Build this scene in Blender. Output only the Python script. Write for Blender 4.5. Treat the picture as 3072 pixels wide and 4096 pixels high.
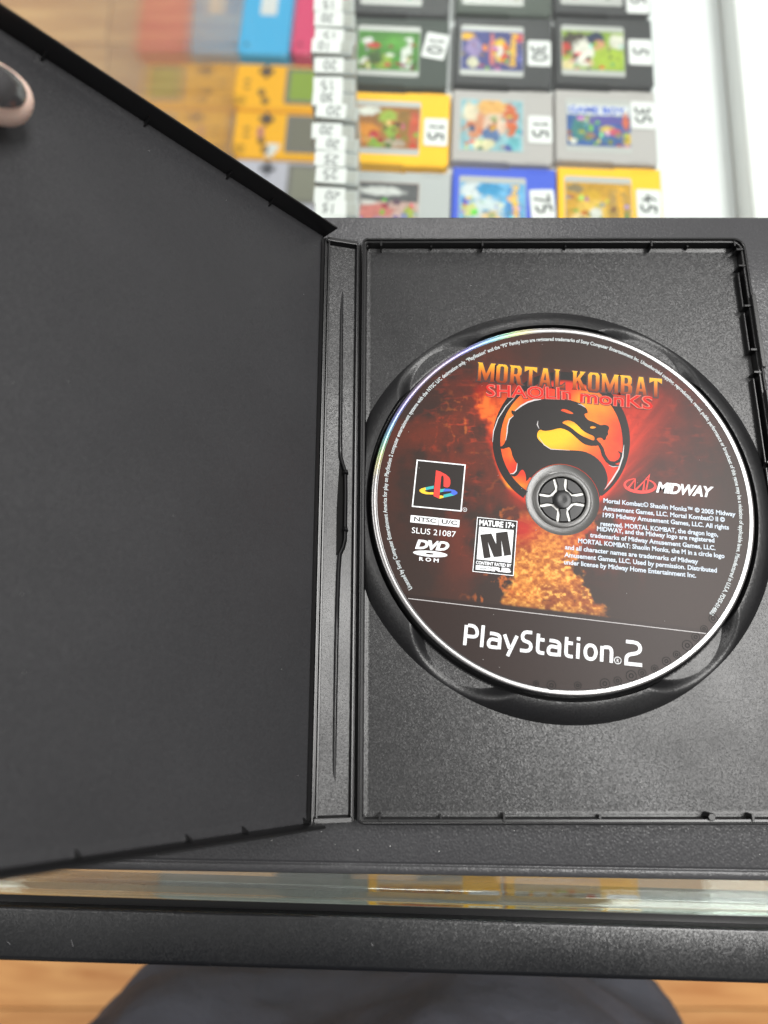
import bpy, bmesh, math, random
import numpy as np
from mathutils import Vector, Matrix
from mathutils.geometry import tessellate_polygon

for o in list(bpy.data.objects): bpy.data.objects.remove(o)
SC = bpy.context.scene
COL = SC.collection
R = math.radians

# ------------------------------------------------------------------ camera, world, lamps
# all lengths below are in millimetres; origin = centre of the disc's top face, 1000 mm above the floor
Z0 = 1000.0
CAM = np.array([-56.0, -64.15, 221.1]); PITCH = R(15.2); FPX = 2931.6      # photograph pixels (3072 x 4096)
cam = bpy.data.cameras.new('camera'); camo = bpy.data.objects.new('camera', cam); COL.objects.link(camo)
camo.location = (CAM[0]/1000, CAM[1]/1000, (CAM[2]+Z0)/1000); camo.rotation_euler = (PITCH, 0, 0)
cam.sensor_fit = 'HORIZONTAL'; cam.sensor_width = 36.0; cam.lens = 36.0*FPX/3072
cam.clip_start = 0.005; cam.clip_end = 50
cam.dof.use_dof = True; cam.dof.focus_distance = 0.232; cam.dof.aperture_fstop = cam.lens/3.6
SC.camera = camo
w = bpy.data.worlds.new('World'); SC.world = w; w.use_nodes = True
# a plain shop interior: pale ceiling, dimmer walls, darker floor level
_n = w.node_tree.nodes; _l = w.node_tree.links
_t = _n.new('ShaderNodeTexCoord'); _s = _n.new('ShaderNodeSeparateXYZ'); _r = _n.new('ShaderNodeValToRGB'); _m = _n.new('ShaderNodeMapRange')
_m.inputs[1].default_value = -1; _m.inputs[2].default_value = 1; _l.new(_t.outputs['Generated'], _s.inputs[0]); _l.new(_s.outputs['Z'], _m.inputs[0]); _l.new(_m.outputs[0], _r.inputs[0])
_e = _r.color_ramp.elements; _e[0].position = .42; _e[0].color = (.16, .14, .12, 1); _e[1].position = .78; _e[1].color = (.95, .94, .92, 1)
_k = _e.new(.55); _k.color = (.52, .51, .50, 1)
_l.new(_r.outputs[0], _n['Background'].inputs[0]); _n['Background'].inputs[1].default_value = 0.68
def area(name, loc, size, power, rot=(0, 0, 0), col=(1, 0.985, 0.96)):
    l = bpy.data.lights.new(name, 'AREA'); l.shape = 'RECTANGLE'; l.size, l.size_y = size; l.energy = power; l.color = col
    o = bpy.data.objects.new(name, l); COL.objects.link(o); o.location = loc; o.rotation_euler = rot; return o
area('ceiling_light', (0.85, 0.32, 2.9), (0.6, 1.2), 60)
area('ceiling_light', (-1.3, 0.5, 2.9), (0.6, 1.2), 20)
area('ceiling_light', (0.3, 3.7, 2.9), (0.6, 1.2), 52)
area('ceiling_light', (-0.2, -1.9, 2.9), (0.6, 1.2), 24)
fill_lamp = area('added_counter_fill', (-0.02, -0.105, (Z0-24)/1000), (0.5, 0.006), .24, (R(12), 0, R(-1.55)), (1, .97, .9))  # unseen lamp added to brighten the goods behind the front pane
SC.view_settings.view_transform = 'Standard'; SC.view_settings.look = 'None'
SC.view_settings.exposure = -0.12; SC.view_settings.gamma = 1.0
SC.render.engine = 'CYCLES'
SC.cycles.max_bounces = 12; SC.cycles.transparent_max_bounces = 24; SC.cycles.transmission_bounces = 12

# ------------------------------------------------------------------ pixel helpers (photo pixels -> place)
cp, sp = math.cos(PITCH), math.sin(PITCH)
def ray(px, py):
    a, b = (px-1536)/FPX, -(py-2048)/FPX
    return np.array([a, b*cp + sp, b*sp - cp])
def at_z(px, py, z=0.0):
    d = ray(px, py); return CAM + d*(z-CAM[2])/d[2]
def proj(P):
    q = np.asarray(P, float) - CAM
    X = q[..., 0]; Y = q[..., 1]*cp + q[..., 2]*sp; D = q[..., 1]*sp - q[..., 2]*cp
    return 1536 + FPX*X/D, 2048 - FPX*Y/D

# ------------------------------------------------------------------ mesh helpers
class MB:
    def __init__(s): s.v = []; s.f = []
    def add(s, v, f):
        n = len(s.v); s.v += [tuple(map(float, p)) for p in v]; s.f += [tuple(i+n for i in q) for q in f]; return s
    def box(s, x0, x1, y0, y1, z0, z1):
        return s.add([(x, y, z) for z in (z0, z1) for y in (y0, y1) for x in (x0, x1)],
                     [(0, 2, 3, 1), (4, 5, 7, 6), (0, 1, 5, 4), (2, 6, 7, 3), (0, 4, 6, 2), (1, 3, 7, 5)])
    def prism(s, poly, z0, z1, inset=0.0):
        """polygon (ccw or cw, may be concave) extruded z0..z1, optional chamfered top edge"""
        poly = [tuple(p[:2]) for p in poly]
        A = sum(poly[i][0]*poly[(i+1) % len(poly)][1]-poly[(i+1) % len(poly)][0]*poly[i][1] for i in range(len(poly)))
        if A < 0: poly = poly[::-1]
        n = len(poly); rings = [(poly, z0)]
        if inset > 0: rings += [(poly, z1-inset), (offset_poly(poly, inset), z1)]
        else: rings += [(poly, z1)]
        base = len(s.v)
        for pl, z in rings: s.v += [(float(x), float(y), float(z)) for x, y in pl]
        for k in range(len(rings)-1):
            for i in range(n):
                j = (i+1) % n; a = base+k*n
                s.f.append((a+i, a+j, a+n+j, a+n+i))
        t = tessellate_polygon([[Vector((x, y, 0)) for x, y in rings[-1][0]]])
        a = base+(len(rings)-1)*n
        for q in t: s.f.append(fixw([a+i for i in q], s.v, 1))
        t = tessellate_polygon([[Vector((x, y, 0)) for x, y in poly]])
        for q in t: s.f.append(fixw([base+i for i in q], s.v, -1))
        return s
    def flat(s, loops, z=0.0):
        """flat filled polygon with holes"""
        L = [[Vector((p[0], p[1], 0)) for p in l] for l in loops]
        base = len(s.v)
        for l in loops: s.v += [(float(p[0]), float(p[1]), float(z)) for p in l]
        for q in tessellate_polygon(L): s.f.append(fixw([base+i for i in q], s.v, 1))
        return s
    def stroke(s, pts, wd, z=0.0, closed=False):
        """flat ribbon of width wd (number or list) along pts, mitred"""
        p = np.array([q[:2] for q in pts], float); n = len(p)
        ws = [wd]*n if np.isscalar(wd) else list(wd)
        L = []; Rr = []
        for i in range(n):
            a = p[i-1] if (i > 0 or closed) else None; b = p[(i+1) % n] if (i < n-1 or closed) else None
            d1 = (p[i]-a) if a is not None else (b-p[i]); d2 = (b-p[i]) if b is not None else d1
            d1 = d1/(np.linalg.norm(d1)+1e-9); d2 = d2/(np.linalg.norm(d2)+1e-9)
            n1 = np.array([-d1[1], d1[0]]); n2 = np.array([-d2[1], d2[0]]); m = n1+n2; l = np.linalg.norm(m)
            m = n1 if l < 1e-6 else m/l; k = min(1.6, 1/max(0.3, m@n1))
            L.append(p[i]+m*ws[i]/2*k); Rr.append(p[i]-m*ws[i]/2*k)
        base = len(s.v)
        for a, b in zip(L, Rr): s.v += [(a[0], a[1], z), (b[0], b[1], z)]
        for i in range(n if closed else n-1):
            j = (i+1) % n; s.f.append(fixw([base+2*i, base+2*i+1, base+2*j+1, base+2*j], s.v, 1))
        return s
    def loft(s, rings, cap=True, closed=True):
        n = len(rings[0]); base = len(s.v)
        for r in rings: s.v += [tuple(map(float, p)) for p in r]
        for k in range(len(rings)-1):
            for i in range(n if closed else n-1):
                j = (i+1) % n; a = base+k*n
                s.f.append((a+i, a+j, a+n+j, a+n+i))
        if cap:
            s.f.append(tuple(base+i for i in range(n))[::-1]); a = base+(len(rings)-1)*n; s.f.append(tuple(a+i for i in range(n)))
        return s
    def tube(s, pts, rad, seg=10, cap=True):
        p = [np.array(q, float) for q in pts]; rs = [rad]*len(p) if np.isscalar(rad) else rad; rings = []
        up = None
        for i in range(len(p)):
            d = p[min(i+1, len(p)-1)]-p[max(i-1, 0)]; d /= np.linalg.norm(d)
            if up is None:
                up = np.array([0, 0, 1.0]) if abs(d[2]) < .9 else np.array([1.0, 0, 0])
            a = np.cross(up, d); a /= np.linalg.norm(a); b = np.cross(d, a); up = b
            rings.append([p[i]+rs[i]*(a*math.cos(t)+b*math.sin(t)) for t in np.linspace(0, 2*math.pi, seg, endpoint=False)])
        return s.loft(rings, cap)
    def lathe(s, prof, seg=64, c=(0, 0)):
        """prof = [(r,z)...] revolved round the vertical through c"""
        n = len(prof); base = len(s.v)
        for k in range(seg):
            t = 2*math.pi*k/seg
            s.v += [(c[0]+r*math.cos(t), c[1]+r*math.sin(t), z) for r, z in prof]
        for k in range(seg):
            a = base+k*n; b = base+((k+1) % seg)*n
            for i in range(n-1): s.f.append((a+i, b+i, b+i+1, a+i+1))
        return s
    def map(s, fn): s.v = [tuple(map(float, fn(*p))) for p in s.v]; return s
def fixw(q, v, sign):
    A = 0
    for i in range(len(q)):
        a, b = v[q[i]], v[q[(i+1) % len(q)]]; A += a[0]*b[1]-b[0]*a[1]
    return tuple(q) if A*sign >= 0 else tuple(reversed(q))
def offset_poly(p, d):
    n = len(p); out = []
    for i in range(n):
        a, b, c = map(np.array, (p[i-1], p[i], p[(i+1) % n]))
        d1 = (b-a)/(np.linalg.norm(b-a)+1e-9); d2 = (c-b)/(np.linalg.norm(c-b)+1e-9)
        n1 = np.array([-d1[1], d1[0]]); n2 = np.array([-d2[1], d2[0]]); m = n1+n2; l = np.linalg.norm(m)
        m = n1 if l < 1e-6 else m/l
        out.append(tuple(b+m*d*min(1.5, 1/max(.4, m@n1))))
    return out
def rrect(x0, x1, y0, y1, r, seg=6):
    r = [r]*4 if np.isscalar(r) else r; P = []
    for (cx, cy, a, q) in ((x1, y1, 0, r[0]), (x0, y1, 90, r[1]), (x0, y0, 180, r[2]), (x1, y0, 270, r[3])):
        sx = -1 if cx == x1 else 1; sy = -1 if cy == y1 else 1
        for k in range(seg+1):
            t = R(a+90*k/seg); P.append((cx+sx*q+q*math.cos(t), cy+sy*q+q*math.sin(t)))
    return P
def mesh_of(mb, smooth=False):
    m = bpy.data.meshes.new('m'); v = (np.array(mb.v, float)*0.001) if len(mb.v) else np.zeros((0, 3))
    m.from_pydata(v.tolist(), [], mb.f); m.validate(); m.update()
    if smooth: m.polygons.foreach_set('use_smooth', [True]*len(m.polygons))
    return m
def obj(name, mb, mat, parent=None, origin=None, smooth=False, bevel=0, autos=None):
    """mb is in mm. origin: absolute point subtracted from the vertices (and, when top level, the location)"""
    if origin is not None: mb.map(lambda x, y, z: (x-origin[0], y-origin[1], z-origin[2]))
    m = mesh_of(mb, smooth or autos is not None) if isinstance(mb, MB) else mb
    o = bpy.data.objects.new(name, m); COL.objects.link(o)
    if mat is not None: m.materials.append(mat)
    if parent is not None: o.parent = parent
    elif origin is not None: o.location = (origin[0]/1000, origin[1]/1000, (origin[2]+Z0)/1000)
    if bevel:
        b = o.modifiers.new('bevel', 'BEVEL'); b.width = bevel/1000; b.segments = 2; b.limit_method = 'ANGLE'; b.angle_limit = R(40)
    if autos is not None: m.set_sharp_from_angle(angle=R(autos))
    return o
def tag(o, label=None, cat=None, group=None, kind=None):
    if label: o['label'] = label
    if cat: o['category'] = cat
    if group: o['group'] = group
    if kind: o['kind'] = kind
    return o
def thing(name, loc, label, cat, rz=0.0, group=None):
    e = bpy.data.objects.new(name, None); COL.objects.link(e); e.empty_display_size = 0.02
    e.location = (loc[0]/1000, loc[1]/1000, (loc[2]+Z0)/1000); e.rotation_euler = (0, 0, rz)
    return tag(e, label, cat, group)
def set_colors(o, cols):
    a = o.data.color_attributes.new('ink', 'FLOAT_COLOR', 'POINT')
    c = np.ones((len(cols), 4), np.float32); c[:, :3] = cols; a.data.foreach_set('color', c.ravel())
def lin(*c):
    c = np.array(c, float)/255.0
    return np.where(c <= .04045, c/12.92, ((c+.055)/1.055)**2.4)

# ------------------------------------------------------------------ materials
def nodes(name):
    m = bpy.data.materials.new(name); m.use_nodes = True; nt = m.node_tree
    return m, nt, nt.nodes['Principled BSDF']
def mat(name, col, rough=0.5, spec=0.5, metal=0.0, bump=None, trans=0.0, coat=0.0, var=None, ior=1.5, alpha=1.0, rvar=None):
    """bump=(kind, scale per metre, strength, distance mm); var=(scale, amount) colour mottling"""
    m, nt, b = nodes(name); I = b.inputs
    I['Base Color'].default_value = (*map(float, col), 1); I['Roughness'].default_value = rough; I['Metallic'].default_value = metal
    I['Specular IOR Level'].default_value = spec; I['Transmission Weight'].default_value = trans; I['IOR'].default_value = ior
    I['Coat Weight'].default_value = coat; I['Alpha'].default_value = alpha
    L = nt.links; tc = nt.nodes.new('ShaderNodeTexCoord')
    if bump:
        kinds = bump if isinstance(bump, list) else [bump]; prev = None
        for kind, sc, st, dist in kinds:
            if kind == 'noise':
                t = nt.nodes.new('ShaderNodeTexNoise'); t.inputs['Scale'].default_value = sc; t.inputs['Detail'].default_value = 4; t.inputs['Roughness'].default_value = .6; out = t.outputs['Fac']
            else:
                t = nt.nodes.new('ShaderNodeTexVoronoi'); t.inputs['Scale'].default_value = sc; t.feature = 'SMOOTH_F1' if kind == 'vor' else 'DISTANCE_TO_EDGE'; out = t.outputs['Distance']
            L.new(tc.outputs['Object'], t.inputs['Vector'])
            bp = nt.nodes.new('ShaderNodeBump'); bp.inputs['Strength'].default_value = st; bp.inputs['Distance'].default_value = dist/1000
            L.new(out, bp.inputs['Height'])
            if prev: L.new(prev.outputs[0], bp.inputs['Normal'])
            prev = bp
        L.new(prev.outputs[0], I['Normal'])
    if var:
        t = nt.nodes.new('ShaderNodeTexNoise'); t.inputs['Scale'].default_value = var[0]; t.inputs['Detail'].default_value = 5
        L.new(tc.outputs['Object'], t.inputs['Vector'])
        mx = nt.nodes.new('ShaderNodeMix'); mx.data_type = 'RGBA'
        mx.inputs[6].default_value = (*[float(c*(1-var[1])) for c in col], 1); mx.inputs[7].default_value = (*[float(min(1, c*(1+var[1]))) for c in col], 1)
        L.new(t.outputs['Fac'], mx.inputs[0]); L.new(mx.outputs[2], I['Base Color'])
    if rvar:
        t = nt.nodes.new('ShaderNodeTexNoise'); t.inputs['Scale'].default_value = rvar[0]; t.inputs['Detail'].default_value = 6
        L.new(tc.outputs['Object'], t.inputs['Vector'])
        mr = nt.nodes.new('ShaderNodeMapRange'); mr.inputs[1].default_value = .3; mr.inputs[2].default_value = .7
        mr.inputs[3].default_value = rough-rvar[1]; mr.inputs[4].default_value = rough+rvar[1]
        L.new(t.outputs['Fac'], mr.inputs[0]); L.new(mr.outputs[0], I['Roughness'])
    return m
def speckle(m, scale, amt):
    """moulded grain: every tiny facet leans its own way"""
    nt = m.node_tree; L = nt.links; b = nt.nodes['Principled BSDF']; tc = nt.nodes.new('ShaderNodeTexCoord'); v = nt.nodes.new('ShaderNodeTexVoronoi'); v.inputs['Scale'].default_value = scale
    L.new(tc.outputs['Object'], v.inputs['Vector']); s1 = nt.nodes.new('ShaderNodeVectorMath'); s1.operation = 'SUBTRACT'; s1.inputs[1].default_value = (.5, .5, .5); L.new(v.outputs['Color'], s1.inputs[0])
    s2 = nt.nodes.new('ShaderNodeVectorMath'); s2.operation = 'SCALE'; s2.inputs[3].default_value = amt; L.new(s1.outputs[0], s2.inputs[0])
    ad = nt.nodes.new('ShaderNodeVectorMath'); ad.operation = 'ADD'; L.new(s2.outputs[0], ad.inputs[0])
    src = b.inputs['Normal'].links[0].from_socket if b.inputs['Normal'].links else nt.nodes.new('ShaderNodeNewGeometry').outputs['Normal']
    L.new(src, ad.inputs[1]); no = nt.nodes.new('ShaderNodeVectorMath'); no.operation = 'NORMALIZE'; L.new(ad.outputs[0], no.inputs[0]); L.new(no.outputs[0], b.inputs['Normal'])
def ink_mat(name, rough=0.45, spec=0.4, coat=0.0, bump=None):
    m = mat(name, (1, 1, 1), rough, spec, coat=coat, bump=bump); nt = m.node_tree
    a = nt.nodes.new('ShaderNodeAttribute'); a.attribute_name = 'ink'
    nt.links.new(a.outputs['Color'], nt.nodes['Principled BSDF'].inputs['Base Color']); return m
def pane_mat(name, tint=(.97, .99, .98), rough=0.0, ior=1.5):
    """thin window glass: clear sheet with Fresnel reflection, lets lamp light through"""
    m = bpy.data.materials.new(name); m.use_nodes = True; nt = m.node_tree; nt.nodes.clear()
    o = nt.nodes.new('ShaderNodeOutputMaterial'); mx = nt.nodes.new('ShaderNodeMixShader'); fr = nt.nodes.new('ShaderNodeFresnel')
    t = nt.nodes.new('ShaderNodeBsdfTransparent'); g = nt.nodes.new('ShaderNodeBsdfGlossy')
    fr.inputs[0].default_value = ior; t.inputs[0].default_value = (*tint, 1); g.inputs['Roughness'].default_value = rough
    L = nt.links; ge = nt.nodes.new('ShaderNodeNewGeometry'); mr = nt.nodes.new('ShaderNodeMapRange')   # same reflectance on entry and exit of the sheet
    mr.inputs[3].default_value = ior; mr.inputs[4].default_value = 1/ior; L.new(ge.outputs['Backfacing'], mr.inputs[0]); L.new(mr.outputs[0], fr.inputs[0])
    L.new(fr.outputs[0], mx.inputs[0]); L.new(t.outputs[0], mx.inputs[1]); L.new(g.outputs[0], mx.inputs[2]); L.new(mx.outputs[0], o.inputs[0])
    return m
M = {}
M['pp'] = mat('black_moulded_plastic', lin(30, 30, 31), .36, .5, bump=[('noise', 1900, .4, .12)], var=(60, .15), rvar=(35, .05))
M['pp_cover'] = mat('black_cover_plastic', lin(46, 46, 48), .40, .5, bump=[('noise', 1700, .3, .1), ('noise', 90, .15, .5)], var=(40, .15), rvar=(18, .06))
M['pp_smooth'] = mat('black_smooth_plastic', lin(16, 16, 17), .30, .5, bump=('noise', 400, .12, .1))
M['hub'] = mat('black_hub_plastic', lin(12, 12, 13), .3, .3, bump=('noise', 500, .15, .1))
M['leather'] = mat('black_leatherette', lin(58, 58, 60), .36, .5, bump=[('vor', 1500, .4, .16)], var=(50, .12))
M['frame'] = mat('black_frame_plastic', lin(20, 21, 23), .32, .5, bump=[('noise', 1300, .3, .1)], var=(30, .15), rvar=(25, .08))
M['pane'] = pane_mat('clear_counter_glass')
M['edge_glass'] = mat('polished_glass_edge', (.86, .93, .88), .03, .5, trans=1.0, ior=1.5)
M['white_board'] = mat('white_board', (.80, .80, .79), .6, .3, var=(8, .03))
M['acrylic'] = mat('frosted_acrylic', (.70, .705, .71), .4, .4, var=(12, .05))
for _k2, _s2, _a2 in (('pp', 2600, .115), ('pp_cover', 2300, .11), ('frame', 2400, .10), ('leather', 2400, .13)): speckle(M[_k2], _s2, _a2)
M['label_ink'] = ink_mat('printed_disc_ink', .36, .16, bump=('noise', 2400, .12, .05))
M['paper_ink'] = ink_mat('printed_paper_ink', .4, .4)
M['white_ink'] = mat('white_ink', (.83, .85, .87), .45, .4)
M['grey_ink'] = mat('grey_ink', (.52, .50, .50), .45, .4)
M['dark_ink'] = mat('dark_ink', lin(42, 37, 35), .4, .16)
M['black_ink'] = mat('black_ink', lin(34, 31, 30), .36, .16)
M['red_ink'] = mat('red_ink', lin(226, 48, 36), .45, .4)
M['sub_ink'] = mat('crimson_ink', lin(200, 42, 38), .45, .12, var=(700, .35))
M['yellow_ink'] = mat('yellow_ink', lin(246, 190, 30), .45, .4)
M['gold_ink'] = mat('gold_ink', lin(243, 172, 26), .45, .4, var=(250, .25))
M['teal_ink'] = mat('teal_ink', lin(40, 165, 165), .45, .4)
M['blue_ink'] = mat('blue_ink', lin(52, 92, 200), .45, .4)
M['marker'] = mat('marker_ink', lin(34, 36, 42), .6, .2)
M['sticker'] = mat('white_sticker', (.74, .74, .73), .5, .3, var=(60, .03))

# ------------------------------------------------------------------ floor
floor = thing('floor', (0, 400, -1000), None, None); floor['kind'] = 'structure'
def wood(name, a, b):
    m, nt, bs = nodes(name); L = nt.links; tc = nt.nodes.new('ShaderNodeTexCoord'); mp = nt.nodes.new('ShaderNodeMapping')
    mp.inputs['Scale'].default_value = (1.1, 9, 9); L.new(tc.outputs['Object'], mp.inputs[0])
    oi = nt.nodes.new('ShaderNodeObjectInfo'); ad = nt.nodes.new('ShaderNodeVectorMath'); ad.operation = 'ADD'
    L.new(mp.outputs[0], ad.inputs[0]); sc = nt.nodes.new('ShaderNodeVectorMath'); sc.operation = 'SCALE'; sc.inputs[3].default_value = 40
    cb = nt.nodes.new('ShaderNodeCombineXYZ'); L.new(oi.outputs['Random'], cb.inputs[0]); L.new(oi.outputs['Random'], cb.inputs[1]); L.new(cb.outputs[0], sc.inputs[0]); L.new(sc.outputs[0], ad.inputs[1])
    n = nt.nodes.new('ShaderNodeTexNoise'); n.inputs['Scale'].default_value = 3.2; n.inputs['Detail'].default_value = 7; n.inputs['Distortion'].default_value = 1.4
    L.new(ad.outputs[0], n.inputs['Vector'])
    r = nt.nodes.new('ShaderNodeValToRGB'); r.color_ramp.elements[0].position = .32; r.color_ramp.elements[1].position = .68
    r.color_ramp.elements[0].color = (*a, 1); r.color_ramp.elements[1].color = (*b, 1); L.new(n.outputs['Fac'], r.inputs[0])
    hs = nt.nodes.new('ShaderNodeHueSaturation'); mr = nt.nodes.new('ShaderNodeMapRange'); mr.inputs[3].default_value = .86; mr.inputs[4].default_value = 1.1
    L.new(oi.outputs['Random'], mr.inputs[0]); L.new(mr.outputs[0], hs.inputs['Value']); L.new(r.outputs[0], hs.inputs['Color']); L.new(hs.outputs[0], bs.inputs['Base Color'])
    bs.inputs['Roughness'].default_value = .35; return m
M['wood'] = wood('oak_laminate', lin(190, 126, 68), lin(228, 172, 108))
obj('subfloor', MB().box(-6000, 6000, -6000, 6000, -60, -9), mat('subfloor', lin(120, 90, 60), .8), floor)
plank = None; random.seed(4)
pl = mesh_of(MB().prism(rrect(0, 1194, 0, 124, .5, 1), -8, 0, .6)); pl.materials.append(M['wood'])
for r_ in range(-11, 18):
    off = random.uniform(0, 1200)
    for c_ in range(-3, 3):
        x = c_*1196+off-400
        if x > 1500 or x+1194 < -1900: continue
        o = bpy.data.objects.new('plank', pl); COL.objects.link(o); o.parent = floor
        o.location = (x/1000, (r_*126)/1000, 0)

# ------------------------------------------------------------------ display counter
CR = R(-1.55)
FX, FY = -58.5, -134.4
ctr = thing('display_counter', (FX, FY, -1000), 'glass display counter with a black front frame, full of cartridges and handhelds', 'counter', CR)
def to_ctr(p):      # world mm -> counter-local mm
    dx, dy = p[0]-FX, p[1]-FY; c, s = math.cos(-CR), math.sin(-CR)
    return (dx*c-dy*s, dx*s+dy*c, p[2]+1000)
def from_ctr(x, y, z):
    c, s = math.cos(CR), math.sin(CR); return np.array([FX+x*c-y*s, FY+x*s+y*c, z-1000])
PX = to_ctr(at_z(938, 300, -600))[0]             # inner face of the left end pane
XR = 620.0; YB = 1090.0; GT = 1000-9.0           # glass top surface height
def extrude_x(prof, x0, x1): return MB().loft([[(x0, y, z) for y, z in prof], [(x1, y, z) for y, z in prof]])
def arc(cy, cz, r, a0, a1, n=6): return [(cy+r*math.cos(R(a0+(a1-a0)*k/n)), cz+r*math.sin(R(a0+(a1-a0)*k/n))) for k in range(n+1)]
# top sheet, its polished round front edge, front frame
obj('glass_top', extrude_x([(20.6, GT-6), (YB, GT-6), (YB, GT), (20.6, GT)], PX-12, XR), M['pane'], ctr)
obj('glass_edge', extrude_x(arc(18.2, GT-1.5, 1.47, 90, 180, 6)+arc(18.2, GT-4.5, 1.47, 180, 270, 6)+[(20.5, GT-5.97), (20.5, GT-.03)], PX-12, XR), M['edge_glass'], ctr, autos=50)
pr = [(0, 940), (0, GT-1.6)]+arc(1.6, GT-1.6, 1.6, 180, 90, 4)+arc(13.0, GT-1.0, 1.0, 90, 0, 4)+[(14.0, GT-9), (13.4, GT-9.5), (13.4, 940)]
obj('front_frame', extrude_x(pr[::-1], PX-14, XR), M['frame'], ctr, autos=40)
obj('gap_shade_strip', MB().box(PX-12, XR, 14.05, 16.4, GT-9, GT-4.5), M['hub'], ctr)  # black strip added to darken the gap between frame and glass
obj('front_pane', MB().box(PX, XR, 14.2, 19.0, 365, GT-9.1), M['pane'], ctr)
obj('end_pane', MB().box(PX-5, PX, 20, YB, 365, GT-6.5), M['pane'], ctr)
obj('deck', MB().box(PX-5, XR, 14, YB, 345, 364.5), mat('grey_deck_board', (.34, .34, .33), .6, .3, var=(8, .06)), ctr, bevel=1)
obj('plinth', MB().box(PX+20, XR-20, 60, YB-60, 0, 344), M['frame'], ctr)
SH = 1000-176.0
obj('glass_shelf', MB().box(PX+212, XR, 24, YB-200, SH-6, SH), M['pane'], ctr)
obj('back_panel', MB().box(PX, XR, YB+.5, YB+12, 345, GT), M['white_board'], ctr)

# ------------------------------------------------------------------ counter mat
mt = MB(); A = (-300, 175)
y0a, y0b = -105.4, -112.6; yt = 108.8
def mat_prof(yb):
    P_ = [(yb, -8.95), (yb, -7.9), (yb+.25, -7.3), (yb+.9, -7.02)]
    for k in range(9):
        t = k/8; P_.append((yb+2.1+1.5*t, -7.0-.38*math.sin(math.pi*t)**2))
    return P_+[(yb+30, -7.0), (yt-30, -7.0), (yt-1, -7.03), (yt-.2, -7.5), (yt, -8.95)]
mt.loft([[(x, y, z) for y, z in mat_prof(y0a+(y0b-y0a)*(x-A[0])/(A[1]-A[0]))] for x in np.linspace(*A, 9)])
o = obj('counter_mat', mt, M['leather'], origin=(0, 0, -8.95), autos=35)
tag(o, 'black leather-grained mat lying on the glass counter under the open case', 'mat')

# ------------------------------------------------------------------ game case: tray, spine, cover
CO = (0, 0, -6.98)
case = thing('disc_case', CO, 'open black plastic disc case lying on the mat with its lid raised', 'disc case')
XL, XW, YT = -63.6, 69.6, 95.0; ZF = -4.5
def sweep(path_fn, prof):
    """prof = [(inset, z)], path_fn(inset) -> closed loop"""
    return MB().loft([[(x, y, z) for x, y in path_fn(i)] for i, z in prof], cap=False)
def tray_path(i): return rrect(XL+i, XW-i, -YT+i, YT-i, [max(.3, 4.2-i), max(.3, 2.2-i), max(.3, 2.2-i), max(.3, 4.2-i)], 8)
wall = sweep(tray_path, [(0.4, -6.98), (0, -6.5), (0, -.35), (.12, -.08), (.3, 0), (.55, 0), (.72, -.12), (.78, -.9), (1.35, -.95), (1.5, -1.1), (1.75, ZF-.2)])
tray_wall = obj('tray_wall', wall, M['pp_smooth'], case, CO, autos=35)
# tray floor with the raised, notched ring round the disc: a height field
step = .5
gx = np.arange(XL+1.3, XW-1.2, step); gy = np.arange(-YT+1.3, YT-1.2, step)
X, Y = np.meshgrid(gx, gy); Rr = np.hypot(X, Y); T = np.arctan2(Y, X)
def sm(e0, e1, x): t = np.clip((x-e0)/(e1-e0), 0, 1); return t*t*(3-2*t)
HR = 3.55                                                   # ring height above tray floor
Zf = ZF - .9*(1-sm(60.5, 61.5, Rr)) + .05*np.sin(X*.07+1)*np.cos(Y*.05)
edge_d = np.minimum.reduce([X-(XL+1.6), XW-1.6-X, YT-1.6-Y, Y+YT-1.6]); Zf += .35*(1-sm(0, 1.2, edge_d))
ny, nx = X.shape; idx = np.arange(nx*ny).reshape(ny, nx)
F = np.stack([idx[:-1, :-1], idx[:-1, 1:], idx[1:, 1:], idx[1:, :-1]], -1).reshape(-1, 4)
hf = MB(); hf.v = list(zip(X.ravel(), Y.ravel(), Zf.ravel())); hf.f = [tuple(q) for q in F.tolist()]
obj('tray_floor', hf, M['pp'], case, CO, autos=50)
rv = np.concatenate([[61.4], np.linspace(61.5, 62.2, 5), np.linspace(62.5, 68.3, 26)]); tv_ = np.linspace(0, 2*np.pi, 900, endpoint=False)
RV, TV = np.meshgrid(rv, tv_, indexing='ij'); XV, YV = RV*np.cos(TV), RV*np.sin(TV)
u = np.clip((68.2-RV)/6.7, 0, 1); hz = HR*(1-(1-u)**1.9)*np.clip((RV-61.38)/.25, 0, 1)**.5
for a in (56.5, 128.5, 236.5, 308.5):
    d = np.hypot(XV-48*np.cos(R(a)), YV-48*np.sin(R(a))); hz = hz*sm(-1.6, 3.4, d-18.6)
XV = np.clip(XV, XL+1.65, XW-1.65); rgm = MB(); rgm.v = list(zip(XV.ravel(), YV.ravel(), (ZF-.06+hz).ravel()))
idx = np.arange(RV.size).reshape(RV.shape); nxt = np.roll(idx, -1, 1)
rgm.f = [tuple(q) for q in np.stack([idx[:-1], idx[1:], nxt[1:], nxt[:-1]], -1).reshape(-1, 4).tolist()]
obj('disc_rest', rgm, M['pp'], case, CO, autos=60)
obj('tray_underside', MB().box(XL+.5, XW-.5, -YT+.5, YT-.5, -6.9, -6.2), M['pp_smooth'], case, CO)
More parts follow.
